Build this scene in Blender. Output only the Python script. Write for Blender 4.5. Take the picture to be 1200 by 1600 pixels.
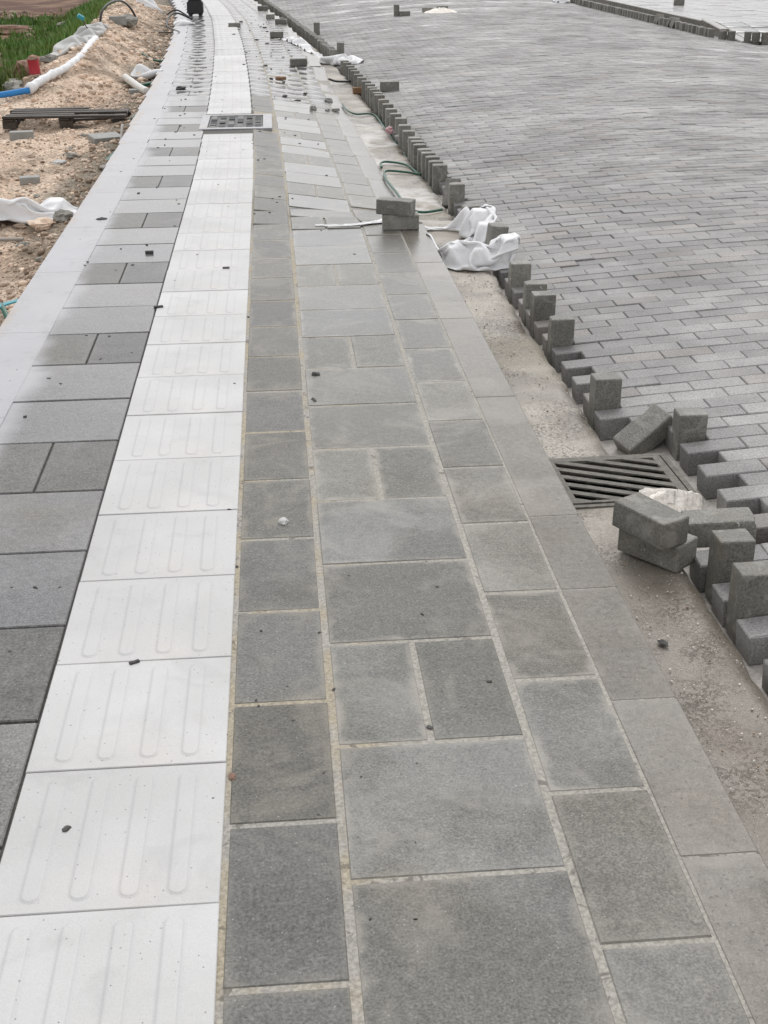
import bpy, bmesh, math, random
import numpy as np
from mathutils import Matrix, Vector, noise as mnoise

for o in list(bpy.data.objects): bpy.data.objects.remove(o)
rng = random.Random(7); nrg = np.random.default_rng(7)
scene = bpy.context.scene
COL = scene.collection
rad = math.radians

# ------------------------------------------------------------------ camera
CAM_H, PITCH, YAW, ROLL, FPX = 1.510, 0.43700, 0.082295, -0.00727, 1963.2
cd = bpy.data.cameras.new('camera'); cam = bpy.data.objects.new('camera', cd); COL.objects.link(cam)
cd.sensor_fit = 'VERTICAL'; cd.sensor_height = 32.0; cd.sensor_width = 24.0
cd.lens = FPX / 1600 * 32.0; cd.clip_start = 0.05; cd.clip_end = 2000
fw = Vector((math.sin(YAW)*math.cos(PITCH), math.cos(YAW)*math.cos(PITCH), -math.sin(PITCH)))
rt = Vector((math.cos(YAW), -math.sin(YAW), 0)); up = rt.cross(fw)
r2 = math.cos(ROLL)*rt + math.sin(ROLL)*up; u2 = -math.sin(ROLL)*rt + math.cos(ROLL)*up
cam.matrix_world = Matrix(((r2.x, u2.x, -fw.x, 0), (r2.y, u2.y, -fw.y, 0), (r2.z, u2.z, -fw.z, CAM_H), (0, 0, 0, 1)))
scene.camera = cam

# ------------------------------------------------------------------ sky, sun, exposure
SUN_EL, SUN_AZ = 52, 8           # overcast: a broad soft sun ahead of the camera
w = bpy.data.worlds.new('World'); scene.world = w; w.use_nodes = True
nt = w.node_tree; bg = nt.nodes['Background']
sky = nt.nodes.new('ShaderNodeTexSky'); sky.sky_type = 'NISHITA'; sky.sun_disc = False
sky.sun_elevation = rad(SUN_EL); sky.sun_rotation = rad(SUN_AZ); sky.dust_density = 3.0; sky.air_density = 1.0
hs = nt.nodes.new('ShaderNodeHueSaturation'); hs.inputs['Saturation'].default_value = 0.09
nt.links.new(sky.outputs[0], hs.inputs['Color']); 
deck = nt.nodes.new('ShaderNodeMix'); deck.data_type = 'RGBA'; deck.inputs['Factor'].default_value = 0.42   # even cloud deck over the clear sky
deck.inputs[7].default_value = (5.9, 5.9, 6.05, 1); nt.links.new(hs.outputs[0], deck.inputs[6]); nt.links.new(deck.outputs[2], bg.inputs['Color'])
bg.inputs['Strength'].default_value = 0.15
sl = bpy.data.lights.new('sun', 'SUN'); sl.energy = 0.5; sl.angle = rad(40); sl.color = (1.0, 0.98, 0.95)
sun = bpy.data.objects.new('sun', sl); COL.objects.link(sun)
d = Vector((math.sin(rad(SUN_AZ))*math.cos(rad(SUN_EL)), math.cos(rad(SUN_AZ))*math.cos(rad(SUN_EL)), math.sin(rad(SUN_EL))))
sun.rotation_euler = d.to_track_quat('Z', 'Y').to_euler(); sun.location = (0, 10, 20)
scene.view_settings.view_transform = 'Standard'; scene.view_settings.look = 'None'
scene.view_settings.gamma = 1.0; scene.view_settings.exposure = 0.33
scene.cycles.max_bounces = 5; scene.cycles.diffuse_bounces = 3; scene.cycles.glossy_bounces = 2

# ------------------------------------------------------------------ plan of the place (metres; camera above the origin)
def table(rows):
    xs = [r[0] for r in rows]; ys = [r[1] for r in rows]
    # smoothed piecewise curve
    gx = np.arange(-10, 61, .25); gy = np.interp(gx, xs, ys)
    k = np.ones(9)/9; gy = np.convolve(np.pad(gy, 4, mode='reflect', reflect_type='odd'), k, 'valid')
    return lambda y: float(np.interp(y, gx, gy))
tac = table([(-10, -.139), (9, -.145), (10.6, -.17), (13, -.21), (15.4, -.27), (18.9, -.38), (24.3, -.62), (28.8, -.94), (40, -2.0), (60, -5)])
kerb = table([(-10, .82), (6.9, .81), (8.5, .79), (10, .75), (12.4, .71), (15, .66), (16.8, .58), (19.8, .45), (24.1, .22), (29.9, -.27), (40, -1.2), (60, -4.2)])
redge = table([(-10, 1.10), (8, 1.10), (9.2, 1.06), (10.5, 1.03), (12.6, .99), (13.8, .95), (16.1, .86), (19.7, .66), (21.9, .49), (25.75, .23), (32.3, -.29), (40, -1.0), (60, -4.0)])
def sstep(a, b, x):
    t = min(1, max(0, (x-a)/(b-a))); return t*t*(3-2*t)
def drop(y):                       # the lowered crossing: how far the kerb line sinks
    return .128*sstep(6.95, 7.8, y)*(1-sstep(14.0, 17.0, y))
def pz(xo, y): return -drop(y)*min(1.05, max(0, xo/.96))
def pmap(xo, y):
    x = tac(y) + (xo if xo < 0 else xo*(kerb(y)-tac(y))/.96)
    return Vector((x, y, pz(xo, y)))
ROAD_MID, ROAD_Z, ROAD_C = 3.9, .030, .0152
def rz(x): return ROAD_Z - ROAD_C*(x-ROAD_MID)**2 if x < 7.2 else ROAD_Z - ROAD_C*(3.3)**2
def gz(y): return min(-.104, -drop(y)-.003)

def vnoise(x, y, s=0):
    return mnoise.noise(Vector((x, y, s*7.31)))
def fbm(x, y, s=0, o=4):
    a = 1; f = 1; t = 0
    for i in range(o):
        t += a*mnoise.noise(Vector((x*f, y*f, s*7.31+i*3.7))); a *= .5; f *= 2.03
    return t
LEFT = -1.03
def terr(x, y):                    # bare ground left of the pavement
    e = tac(y)+LEFT
    if x > e+.25: return -.42
    t = e-x
    z = -.13 - .05*sstep(0, .6, t)
    m = math.exp(-((t-1.0)/.55)**2)*sstep(12.9, 15.5, y)*(1-sstep(24.0, 33.0, y))
    z += .36*m
    z += .16*math.exp(-((t-.55)/.5)**2)*sstep(14, 17, y)*(1-sstep(26, 34, y))
    z -= .30*sstep(1.6, 2.6, t)*sstep(12, 17, y)
    z += .07*math.exp(-((t-1.5)/.6)**2)*sstep(4, 6, y)*(1-sstep(9.5, 11.5, y))
    fade = sstep(0, .15, t)
    z += fade*(.05*fbm(x*1.3, y*1.3, 1, 3) + .022*fbm(x*6, y*6, 2, 3))
    z += fade*.12*fbm(x*.25, y*.25, 4, 2)*sstep(2.2, 4, t)
    if t > 6: z += sstep(6, 30, t)*.9*fbm(x*.05, y*.05, 3, 2)
    if x > e: z -= .2*sstep(0, .2, x-e)
    return z
def floor_z(x, y):
    if x > redge(y): return rz(x)
    if x > kerb(y): return gz(y)
    e = tac(y)
    if x >= e: return pz((x-e)*.96/max(.3, kerb(y)-e), y)
    if x > e+LEFT: return 0.0
    return terr(x, y)

# ------------------------------------------------------------------ object helpers
def obj(name, me, mat=None, parent=None):
    o = bpy.data.objects.new(name, me); COL.objects.link(o)
    if mat is not None and me is not None:
        if len(me.materials) == 0: me.materials.append(mat)
    if parent is not None: o.parent = parent
    return o
def empty(name, loc=(0, 0, 0), rotz=0):
    o = bpy.data.objects.new(name, None); COL.objects.link(o); o.location = loc; o.rotation_euler = (0, 0, rotz)
    o.empty_display_size = .05
    return o
def tag(o, label, cat, group=None):
    o['label'] = label; o['category'] = cat
    if group: o['group'] = group
    return o
def struct(o): o['kind'] = 'structure'; return o
def stuff(o, label=None, cat=None):
    o['kind'] = 'stuff'
    if label: o['label'] = label
    if cat: o['category'] = cat
    return o
def mesh(name, v, f, smooth=False):
    me = bpy.data.meshes.new(name); me.from_pydata([tuple(p) for p in v], [], f); me.update()
    if smooth: me.polygons.foreach_set('use_smooth', [True]*len(me.polygons))
    return me
def from_bm(name, bm, smooth=False):
    me = bpy.data.meshes.new(name); bm.to_mesh(me); bm.free()
    if smooth: me.polygons.foreach_set('use_smooth', [True]*len(me.polygons))
    return me
def np_mesh(name, V, F):           # V (n,3), F (m,4) quads or (m,3) tris
    me = bpy.data.meshes.new(name); k = F.shape[1]
    me.vertices.add(len(V)); me.vertices.foreach_set('co', V.astype(np.float32).ravel())
    me.loops.add(F.size); me.loops.foreach_set('vertex_index', F.astype(np.int32).ravel())
    me.polygons.add(len(F)); me.polygons.foreach_set('loop_start', np.arange(0, F.size, k, dtype=np.int32))
    me.polygons.foreach_set('loop_total', np.full(len(F), k, dtype=np.int32))
    me.update(calc_edges=True); me.validate(); return me
def cbox(sx, sy, sz, c=.004):      # chamfered block, origin in the middle of its top face
    hx, hy = sx/2, sy/2
    V = []
    for (a, z) in ((0, -sz), (0, -c), (c, 0)):
        V += [(-hx+a, -hy+a, z), (hx-a, -hy+a, z), (hx-a, hy-a, z), (-hx+a, hy-a, z)]
    F = [(8, 9, 10, 11)]
    for l in (0, 4):
        for i in range(4):
            j = (i+1) % 4; F.append((l+i, l+j, l+4+j, l+4+i))
    F.append((3, 2, 1, 0))
    return np.array(V, float), np.array(F)
def place_many(name, tmpl, mats):  # join many copies of one block into one mesh
    V, F = tmpl; n = len(V)
    M = np.array([[list(r) for r in m] for m in mats])
    P = np.einsum('kij,nj->kni', M[:, :3, :3], V) + M[:, None, :3, 3]
    FF = (F[None] + (np.arange(len(mats))*n)[:, None, None]).reshape(-1, F.shape[1])
    return np_mesh(name, P.reshape(-1, 3), FF)
def bevel_block(name, sx, sy, sz, c=.004, seg=2, rough=.0, cuts=0, seed=0):   # solid block, origin centred at its base
    bm = bmesh.new(); bmesh.ops.create_cube(bm, size=1)
    bmesh.ops.scale(bm, vec=(sx, sy, sz), verts=bm.verts)
    bmesh.ops.bevel(bm, geom=list(bm.edges), offset=c, segments=seg, affect='EDGES', profile=.5)
    if cuts: bmesh.ops.subdivide_edges(bm, edges=[e for e in bm.edges if e.calc_length() > .03], cuts=cuts, use_grid_fill=True)
    for v in bm.verts:
        if rough:
            n = mnoise.noise_vector(v.co*23+Vector((seed*3.1, 0, 0))); v.co += n*rough
        v.co.z += sz/2
    return from_bm(name, bm, False)
def tube(name, pts, r, n=10, smooth=True, cap=True, rfun=None):
    P = [Vector(p) for p in pts]; V = []; F = []
    upv = Vector((0, 0, 1)); prev = None
    for i, p in enumerate(P):
        t = (P[min(i+1, len(P)-1)]-P[max(i-1, 0)]).normalized()
        if prev is None:
            a = upv if abs(t.z) < .95 else Vector((1, 0, 0)); s = t.cross(a).normalized()
        else: s = (prev - t*prev.dot(t)).normalized()
        prev = s; b = t.cross(s)
        rr = r if rfun is None else rfun(i/(len(P)-1))
        for k in range(n):
            a = 2*math.pi*k/n; V.append(p+rr*(math.cos(a)*s+math.sin(a)*b))
    for i in range(len(P)-1):
        for k in range(n):
            j = (k+1) % n; F.append((i*n+k, i*n+j, (i+1)*n+j, (i+1)*n+k))
    if cap: F.append(tuple(range(n))[::-1]); F.append(tuple((len(P)-1)*n+k for k in range(n)))
    return mesh(name, V, F, smooth)
def catmull(pts, m=10):
    P = [np.array(p, float) for p in pts]; P = [2*P[0]-P[1]]+P+[2*P[-1]-P[-2]]; out = []
    for i in range(1, len(P)-2):
        for k in range(m):
            t = k/m; a, b, c_, e = P[i-1], P[i], P[i+1], P[i+2]
            out.append(.5*((2*b)+(-a+c_)*t+(2*a-5*b+4*c_-e)*t*t+(-a+3*b-3*c_+e)*t**3))
    out.append(P[-2]); return out
def frame_at(a, b, y0, y1, lift=0, tw=0):
    c = pmap((a+b)/2, (y0+y1)/2); ex = pmap(b, (y0+y1)/2)-pmap(a, (y0+y1)/2); ey = pmap((a+b)/2, y1)-pmap((a+b)/2, y0)
    sx = ex.length/(b-a); sy = ey.length/(y1-y0); ex.normalize()
    ey = (ey-ex*ey.dot(ex)).normalized(); ez = ex.cross(ey)
    if tw: 
        q = Matrix.Rotation(tw, 3, ez); ex = q@ex; ey = q@ey
    M = Matrix(((ex.x*sx, ey.x*sy, ez.x, c.x), (ex.y*sx, ey.y*sy, ez.y, c.y), (ex.z*sx, ey.z*sy, ez.z, c.z+lift), (0, 0, 0, 1)))
    return M
ORD = ['first', 'second', 'third', 'fourth', 'fifth', 'sixth', 'seventh', 'eighth', 'ninth', 'tenth', 'eleventh', 'twelfth', 'thirteenth', 'fourteenth', 'fifteenth', 'sixteenth', 'seventeenth', 'eighteenth', 'nineteenth', 'twentieth']
TENS = {20: 'twenty', 30: 'thirty', 40: 'forty', 50: 'fifty', 60: 'sixty', 70: 'seventy', 80: 'eighty', 90: 'ninety'}
TENTH = {30: 'thirtieth', 40: 'fortieth', 50: 'fiftieth', 60: 'sixtieth', 70: 'seventieth', 80: 'eightieth', 90: 'ninetieth'}
def ordinal(n):
    if n <= 20: return ORD[n-1]
    if n % 10 == 0: return TENTH[n]
    return TENS[n//10*10]+'-'+ORD[n % 10-1]

# ------------------------------------------------------------------ materials
class NM:
    def __init__(s, name):
        s.m = bpy.data.materials.new(name); s.m.use_nodes = True; s.t = s.m.node_tree; s.b = s.t.nodes['Principled BSDF']
        s.pos = s.n('ShaderNodeNewGeometry').outputs['Position']
    def n(s, t, **k):
        x = s.t.nodes.new(t)
        for a, b in k.items(): setattr(x, a, b)
        return x
    def l(s, a, b): s.t.links.new(a, b)
    def put(s, inp, v):
        if isinstance(v, (int, float)): inp.default_value = v
        elif isinstance(v, tuple): inp.default_value = v if len(v) == 4 else (*v, 1)
        else: s.l(v, inp)
    def noise(s, scale, det=3, rough=.55, vec=None, dist=0):
        x = s.n('ShaderNodeTexNoise'); x.inputs['Scale'].default_value = scale; x.inputs['Detail'].default_value = min(det, 3)
        x.inputs['Roughness'].default_value = rough; x.inputs['Distortion'].default_value = dist
        s.l(s.pos if vec is None else vec, x.inputs['Vector']); return x.outputs['Fac']
    def vor(s, scale, feat='F1', vec=None, out='Distance'):
        if not hasattr(s, 'vc'): s.vc = {}
        if scale not in s.vc:
            x = s.n('ShaderNodeTexVoronoi', feature=feat); x.inputs['Scale'].default_value = scale
            s.l(s.pos if vec is None else vec, x.inputs['Vector']); s.vc[scale] = x
        return s.vc[scale].outputs[out]
    def math(s, op, a, b=0., c=None, clamp=False):
        x = s.n('ShaderNodeMath', operation=op, use_clamp=clamp); s.put(x.inputs[0], a); s.put(x.inputs[1], b)
        if c is not None: s.put(x.inputs[2], c)
        return x.outputs[0]
    def rng(s, v, a, b, c=0., e=1., smooth=True):
        x = s.n('ShaderNodeMapRange', interpolation_type='SMOOTHSTEP' if smooth else 'LINEAR')
        s.put(x.inputs[0], v); s.put(x.inputs[1], a); s.put(x.inputs[2], b); s.put(x.inputs[3], c); s.put(x.inputs[4], e); return x.outputs[0]
    def mix(s, f, a, b, mode='MIX'):
        x = s.n('ShaderNodeMix', data_type='RGBA', blend_type=mode); s.put(x.inputs['Factor'], f); s.put(x.inputs[6], a); s.put(x.inputs[7], b); return x.outputs[2]
    def mixf(s, f, a, b):
        x = s.n('ShaderNodeMix', data_type='FLOAT'); s.put(x.inputs['Factor'], f); s.put(x.inputs[2], a); s.put(x.inputs[3], b); return x.outputs[0]
    def scale(s, col, v):           # brightness factor
        x = s.n('ShaderNodeVectorMath', operation='SCALE'); s.put(x.inputs[0], col); s.put(x.inputs['Scale'], v); return x.outputs[0]
    def sep(s, v):
        x = s.n('ShaderNodeSeparateXYZ'); s.l(v, x.inputs[0]); return x.outputs
    def objco(s): return s.n('ShaderNodeTexCoord').outputs['Object']
    def rand(s): return s.n('ShaderNodeObjectInfo').outputs['Random']
    def island(s): return s.n('ShaderNodeNewGeometry').outputs['Random Per Island']
    def bump(s, h, strength=.3, dist=.003, nrm=None):
        x = s.n('ShaderNodeBump'); x.inputs['Strength'].default_value = strength; x.inputs['Distance'].default_value = dist; s.l(h, x.inputs['Height'])
        if nrm is not None: s.l(nrm, x.inputs['Normal'])
        return x.outputs['Normal']
    def out(s, col=None, rough=None, nrm=None, metal=None, spec=None):
        if col is not None: s.put(s.b.inputs['Base Color'], col)
        if rough is not None: s.put(s.b.inputs['Roughness'], rough)
        if nrm is not None: s.l(nrm, s.b.inputs['Normal'])
        if metal is not None: s.b.inputs['Metallic'].default_value = metal
        if spec is not None: s.b.inputs['Specular IOR Level'].default_value = spec
        return s.m

def xoff_node(m):                  # distance across the pavement from the white tiles' right edge
    X, Y, Z = m.sep(m.pos)
    q = m.math('MAXIMUM', m.math('SUBTRACT', Y, 9.3), 0.); c = m.math('MULTIPLY', m.math('MULTIPLY', q, q), .0021)
    return m.math('ADD', m.math('ADD', X, c), .139)

m_near = .55
def slab_mat(name, base, hx=None, hy=None, dark=.0, haze=.5, hazecol=(.33, .305, .265), rand='obj', film=False, coarse=1., wet=.5, tint=.10, smoothed=1., hue=.6, film0=2.4):
    m = NM(name)
    r = m.rand() if rand == 'obj' else m.island()
    col = m.mix(m.rng(m.noise(3.1, 4), .35, .68), base, tuple(b*1.16 for b in base))
    warm = m.rng(m.noise(1.7, 3), .45, .7)
    col = m.mix(m.math('MULTIPLY', warm, .55), col, (base[0]*1.12, base[1]*1.02, base[2]*.84))
    rr = m.math('FRACT', m.math('MULTIPLY', r, 13.7))
    col = m.mix(m.math('MULTIPLY', m.rng(rr, .55, .8), .7*hue), col, (base[0]*.84, base[1]*.87, base[2]*.94))
    col = m.mix(m.math('MULTIPLY', m.rng(rr, .45, .2), .6*hue), col, (base[0]*1.10, base[1]*1.06, base[2]*.95))
    col = m.scale(col, m.mixf(r, 1-tint*1.6, 1+tint))
    blot = m.rng(m.noise(7.5, 3, .7, dist=1.2), .54, .66); col = m.scale(col, m.mixf(blot, 1., .84))
    sp = m.noise(190*coarse, 3, .75); sp2 = m.noise(55*coarse, 2, .6)
    col = m.scale(col, m.mixf(m.rng(sp, .35, .66, smooth=False), 1-.48*smoothed, 1+.48*smoothed))
    col = m.scale(col, m.mixf(m.rng(sp2, .35, .66, smooth=False), .86, 1.13))
    pit = m.rng(m.noise(95, 2, .5), .655, .70)
    col = m.mix(m.math('MULTIPLY', pit, .6), col, tuple(b*.35 for b in base))
    wsp = m.rng(m.vor(80), .02, .17, 1., 0.); wsel = m.rng(m.vor(80, out='Color'), .66, .70)
    col = m.mix(m.math('MULTIPLY', m.math('MULTIPLY', wsp, wsel), .62), col, (.55, .53, .49))
    if hx:
        ox, oy, oz = m.sep(m.objco())
        ex = m.math('SUBTRACT', hx, m.math('ABSOLUTE', ox)); ey = m.math('SUBTRACT', hy, m.math('ABSOLUTE', oy))
        e = m.math('MINIMUM', ex, ey)
        e = m.math('ADD', e, m.math('MULTIPLY', m.math('SUBTRACT', m.noise(11, 4, .65), .5), .075))
        hz = m.rng(e, -.004, .022, 1., 0.)
        hz = m.math('MULTIPLY', hz, m.mixf(m.rng(m.noise(4.3, 2), .33, .58), .15, .95))
        hz = m.math('MULTIPLY', hz, m.mixf(m.math('FRACT', m.math('MULTIPLY', r, 29.1)), .35, 1.))
        col = m.mix(m.math('MULTIPLY', hz, haze), col, hazecol)
    # cement veil washed over the slabs in cloudy patches
    veil = m.math('MULTIPLY', m.rng(m.noise(3.6, 3, .68, dist=1.1), .48, .70), .34*haze+.08)
    col = m.mix(veil, col, hazecol)
    X, Y, Z = m.sep(m.pos)
    wetm = m.rng(m.math('ADD', m.noise(2.6, 3, .55), m.math('MULTIPLY', m.math('SUBTRACT', r, .5), .25)), .42, .60)
    film_y = m.math('MULTIPLY', m.rng(Y, film0, film0+4.2), min(1., wet*1.1))          # standing rain film, thicker down at the crossing
    wetm = m.math('MAXIMUM', m.math('MULTIPLY', wetm, wet*m_near), film_y)
    rough = m.mixf(wetm, .62, .15)
    m.l(m.mixf(wetm, .5, .72), m.b.inputs['Specular IOR Level'])
    col = m.scale(col, m.mixf(wetm, 1.05, .86))
    if film:
        xo = xoff_node(m)
        fx = m.math('ADD', xo, m.math('MULTIPLY', m.math('SUBTRACT', m.noise(1.6, 3, .65), .5), .22))
        fm = m.rng(fx, -.84, -.74, 1., 0.)
        col = m.mix(m.math('MULTIPLY', fm, .90), col, m.mix(m.noise(3., 4), (.34, .335, .352), (.47, .465, .485)))
        rough = m.mixf(fm, rough, .40)
        earth = m.math('MULTIPLY', m.rng(m.math('ADD', xo, m.math('MULTIPLY', m.math('SUBTRACT', m.noise(6, 3, .7), .5), .16)), -.985, -1.02), m.rng(m.noise(2.1, 3), .42, .62))
        col = m.mix(m.math('MULTIPLY', earth, .6), col, (.40, .33, .26))
        grime = m.math('MULTIPLY', m.rng(m.noise(9, 3, .7, dist=.9), .54, .70), .35); col = m.scale(col, m.mixf(grime, 1., .6))
    h = m.math('ADD', m.math('MULTIPLY', sp, .6), m.math('MULTIPLY', m.noise(38, 3), .6))
    h = m.math('SUBTRACT', h, m.math('MULTIPLY', pit, .5))
    nr = m.bump(h, .42, .0035*coarse)
    for nd in m.t.nodes:
        if nd.type == 'BUMP': m.l(m.mixf(film_y, .45, .07), nd.inputs['Strength'])
    return m.out(col, rough, nr)

GREY = (.150, .151, .145)
M_SQ = slab_mat('slab_smooth_grey', (.140, .138, .125), .192, .193, haze=.85, wet=.85)
M_SQL = slab_mat('slab_smooth_grey_left', (.165, .163, .161), .203, .1955, film0=1.8, haze=.25, hazecol=(.3, .29, .28), film=True, wet=.85)
M_HALF = slab_mat('slab_rough_grey', (.112, .109, .099), .1005, .193, haze=.5, hazecol=(.36, .325, .26), coarse=.8, wet=.30)
M_HALFB = slab_mat('slab_rough_grey_pair', (.138, .136, .118), .091, .193, haze=.85, coarse=.8, wet=.5)
M_HALFC = slab_mat('slab_grey_outer', (.152, .146, .128), .095, .193, haze=.9, hazecol=(.33, .31, .27), wet=.6)
M_HALFL = slab_mat('slab_rough_grey_left', (.118, .116, .111), .099, .1955, haze=.2, hazecol=(.3, .29, .27), film=True, coarse=.75, wet=.35)
M_KERB = slab_mat('kerb_concrete', (.170, .158, .138), .0735, .24, haze=.4, hazecol=(.34, .31, .27), wet=.75, coarse=1.1, tint=.02, smoothed=.55, hue=0.)
M_EDGE = slab_mat('edging_concrete', (.35, .345, .36), None, None, haze=.2, film=True, wet=.6, tint=.10)
M_FARSLAB = slab_mat('slab_grey_far', (.19, .188, .186), None, None, haze=.5, rand='island', film=False, wet=.9, tint=.22)
M_FARLEFT = slab_mat('slab_grey_far_left', (.175, .172, .17), None, None, haze=.3, rand='island', film=True, wet=.9, tint=.30)

def white_mat():
    m = NM('tactile_white_concrete')
    col = m.mix(m.rng(m.noise(2.2, 4), .35, .7), (.535, .533, .522), (.61, .608, .60))
    col = m.scale(col, m.mixf(m.rand(), .90, 1.03))
    smut = m.rng(m.noise(5.5, 3, .65, dist=.7), .52, .74); col = m.scale(col, m.mixf(smut, 1., .90))
    blush = m.math('MULTIPLY', m.rng(m.noise(1.9, 3, vec=m.n('ShaderNodeTexCoord').outputs['Object']), .55, .75), .5)
    col = m.mix(blush, col, (.66, .60, .555))
    grain = m.noise(260, 3, .65); col = m.scale(col, m.mixf(m.rng(grain, .3, .7, smooth=False), .93, 1.04))
    sp = m.rng(m.vor(75), .06, .16, 1., 0.); sel = m.rng(m.vor(75, out='Color'), .60, .64)
    col = m.mix(m.math('MULTIPLY', m.math('MULTIPLY', sp, sel), .9), col, (.17, .165, .155))
    sp = m.rng(m.vor(34), .03, .10, 1., 0.); sel = m.rng(m.vor(34, out='Color'), .64, .67)
    col = m.mix(m.math('MULTIPLY', m.math('MULTIPLY', sp, sel), .85), col, (.12, .11, .10))
    wet = m.rng(m.noise(11, 2, .4), .70, .735); col = m.mix(m.math('MULTIPLY', wet, .35), col, (.50, .49, .46))
    ox, oy, oz = m.sep(m.objco())
    bar_flank = m.rng(oz, .0002, .0008); bar_flank = m.math('MULTIPLY', bar_flank, m.rng(oz, .0012, .0019, 1., 0.))  # mask for the sloping flanks of the raised bars, coloured greyer
    col = m.mix(m.math('MULTIPLY', bar_flank, .35), col, (.42, .42, .42))
    h = m.math('ADD', grain, m.noise(60, 3))
    return m.out(col, m.mixf(m.noise(3, 2), .42, .62), m.bump(h, .22, .002))
M_WHITE = white_mat()

def mortar_mat():
    m = NM('mortar_bed'); xo = xoff_node(m)
    n = m.noise(5, 4); cream = m.mix(m.rng(n, .40, .62), (.39, .34, .255), (.37, .35, .315)); grey = m.mix(n, (.33, .31, .27), (.42, .40, .355))
    col = m.mix(m.rng(m.math('ADD', xo, m.math('MULTIPLY', m.math('SUBTRACT', m.noise(1.3, 2), .5), .35)), .26, .42), cream, grey)
    dk = m.rng(xo, -.03, -.015, 1., 0.); col = m.mix(dk, col, m.mix(m.noise(8, 3), (.045, .043, .04), (.13, .12, .10)))
    col = m.scale(col, m.mixf(m.rng(m.noise(120, 4, .7), .3, .7), .7, 1.2))
    crack = m.rng(m.noise(16, 5, .7, dist=1.2), .60, .66); col = m.mix(m.math('MULTIPLY', crack, .55), col, (.07, .06, .05))
    return m.out(col, .8, m.bump(m.noise(70, 4), .6, .004))
M_MORTAR = mortar_mat()

def brick_mat(name, base, rand, stain=False, dark=False, wet=.42):
    m = NM(name); r = m.rand() if rand == 'obj' else m.island()
    col = m.mix(m.rng(m.noise(6, 3), .35, .7), base, tuple(b*1.2 for b in base))
    r2 = m.math('FRACT', m.math('MULTIPLY', r, 17.3))
    col = m.mix(m.math('MULTIPLY', m.rng(r2, .72, .95), .5), col, (base[0]*1.14, base[1]*1.0, base[2]*.92))
    col = m.scale(col, m.mixf(r, .78, 1.16))
    big = m.rng(m.noise(.8, 3, .65, dist=.5), .36, .66); col = m.scale(col, m.mixf(big, .74, 1.12))
    sp = m.noise(170, 4, .75); col = m.scale(col, m.mixf(m.rng(sp, .32, .68, smooth=False), .58, 1.42))
    sp2 = m.noise(420, 2, .6); col = m.scale(col, m.mixf(m.rng(sp2, .3, .7, smooth=False), .8, 1.2))
    wsp = m.rng(m.vor(110), .0, .12, 1., 0.); sel = m.rng(m.vor(110, out='Color'), .66, .70)
    col = m.mix(m.math('MULTIPLY', m.math('MULTIPLY', wsp, sel), .6), col, (.60, .58, .54))
    rough = m.mixf(m.math('MULTIPLY', m.rng(m.noise(1.4, 3), .35, .62), wet), .66, .30)
    if stain:                       # dried cement slurry spilled in streaks on the road
        X, Y, Z = m.sep(m.pos)
        st = None
        for (x0, y0, x1, y1, wd) in ((5.6, 17.35, 9.2, 17.95, .20), (5.0, 16.1, 9.2, 16.7, .12), (.4, 26.6, 7.4, 29.6, .32), (.6, 24.6, 4.8, 26.3, .20), (.9, 21.4, 3.2, 22.3, .10), (1.0, 29.2, 7.2, 32.6, .4)):
            s_ = (y1-y0)/(x1-x0)
            line = m.math('SUBTRACT', Y, m.math('ADD', m.math('MULTIPLY', m.math('SUBTRACT', X, x0), s_), y0))
            line = m.math('ABSOLUTE', m.math('ADD', line, m.math('MULTIPLY', m.math('SUBTRACT', m.noise(1.1, 3), .5), .5)))
            k = m.rng(line, wd*.5, wd*1.5, 1., 0.); k = m.math('MULTIPLY', k, m.rng(X, x0, x0+.5)); k = m.math('MULTIPLY', k, m.rng(X, x1-.6, x1, 1., 0.))
            st = k if st is None else m.math('MAXIMUM', st, k)
        st = m.math('MULTIPLY', st, m.rng(m.noise(2.3, 4, .6), .36, .6))
        dust = m.math('MULTIPLY', m.rng(m.noise(1.1, 3, .65, dist=.6), .52, .70), .24)
        col = m.mix(m.math('MAXIMUM', m.math('MULTIPLY', st, .8), dust), col, (.62, .61, .60))
    h = m.math('ADD', m.math('MULTIPLY', sp, .8), m.math('MULTIPLY', m.noise(45, 3), .7))
    return m.out(col, rough, m.bump(h, .5, .003))
M_PAVE = brick_mat('road_brick', (.240, .235, .228), 'obj', stain=False)
M_PAVEI = brick_mat('road_brick_field', (.240, .235, .228), 'island', stain=True)
def loose_mat():
    m = NM('loose_brick_concrete'); r = m.rand(); oc = m.objco()
    base = m.mix(m.noise(9, 4), (.135, .132, .112), (.235, .228, .205))
    base = m.scale(base, m.mixf(r, .8, 1.2))
    sp = m.noise(170, 4, .75); base = m.scale(base, m.mixf(m.rng(sp, .3, .7, smooth=False), .5, 1.5))
    wsp = m.rng(m.vor(120), .0, .13, 1., 0.); sel = m.rng(m.vor(120, out='Color'), .62, .66)
    base = m.mix(m.math('MULTIPLY', m.math('MULTIPLY', wsp, sel), .55), base, (.55, .53, .47))
    br = m.rng(m.noise(5, 3, .6), .52, .72); base = m.mix(m.math('MULTIPLY', br, .35), base, (.17, .135, .085))
    nz = m.sep(m.n('ShaderNodeNewGeometry').outputs['Normal'])[2]
    dust = m.math('MULTIPLY', m.rng(m.noise(12, 3, .65, dist=.8), .50, .66), .45); base = m.mix(dust, base, (.36, .345, .31))
    spl = m.rng(m.noise(33, 3, .6), .675, .70); base = m.mix(m.math('MULTIPLY', spl, m.rng(r, .55, .75)), base, (.62, .61, .58))
    h = m.math('ADD', sp, m.noise(60, 3))
    return m.out(base, m.mixf(m.noise(4, 3), .35, .75), m.bump(h, .55, .0035))
M_LOOSE = loose_mat()

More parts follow.
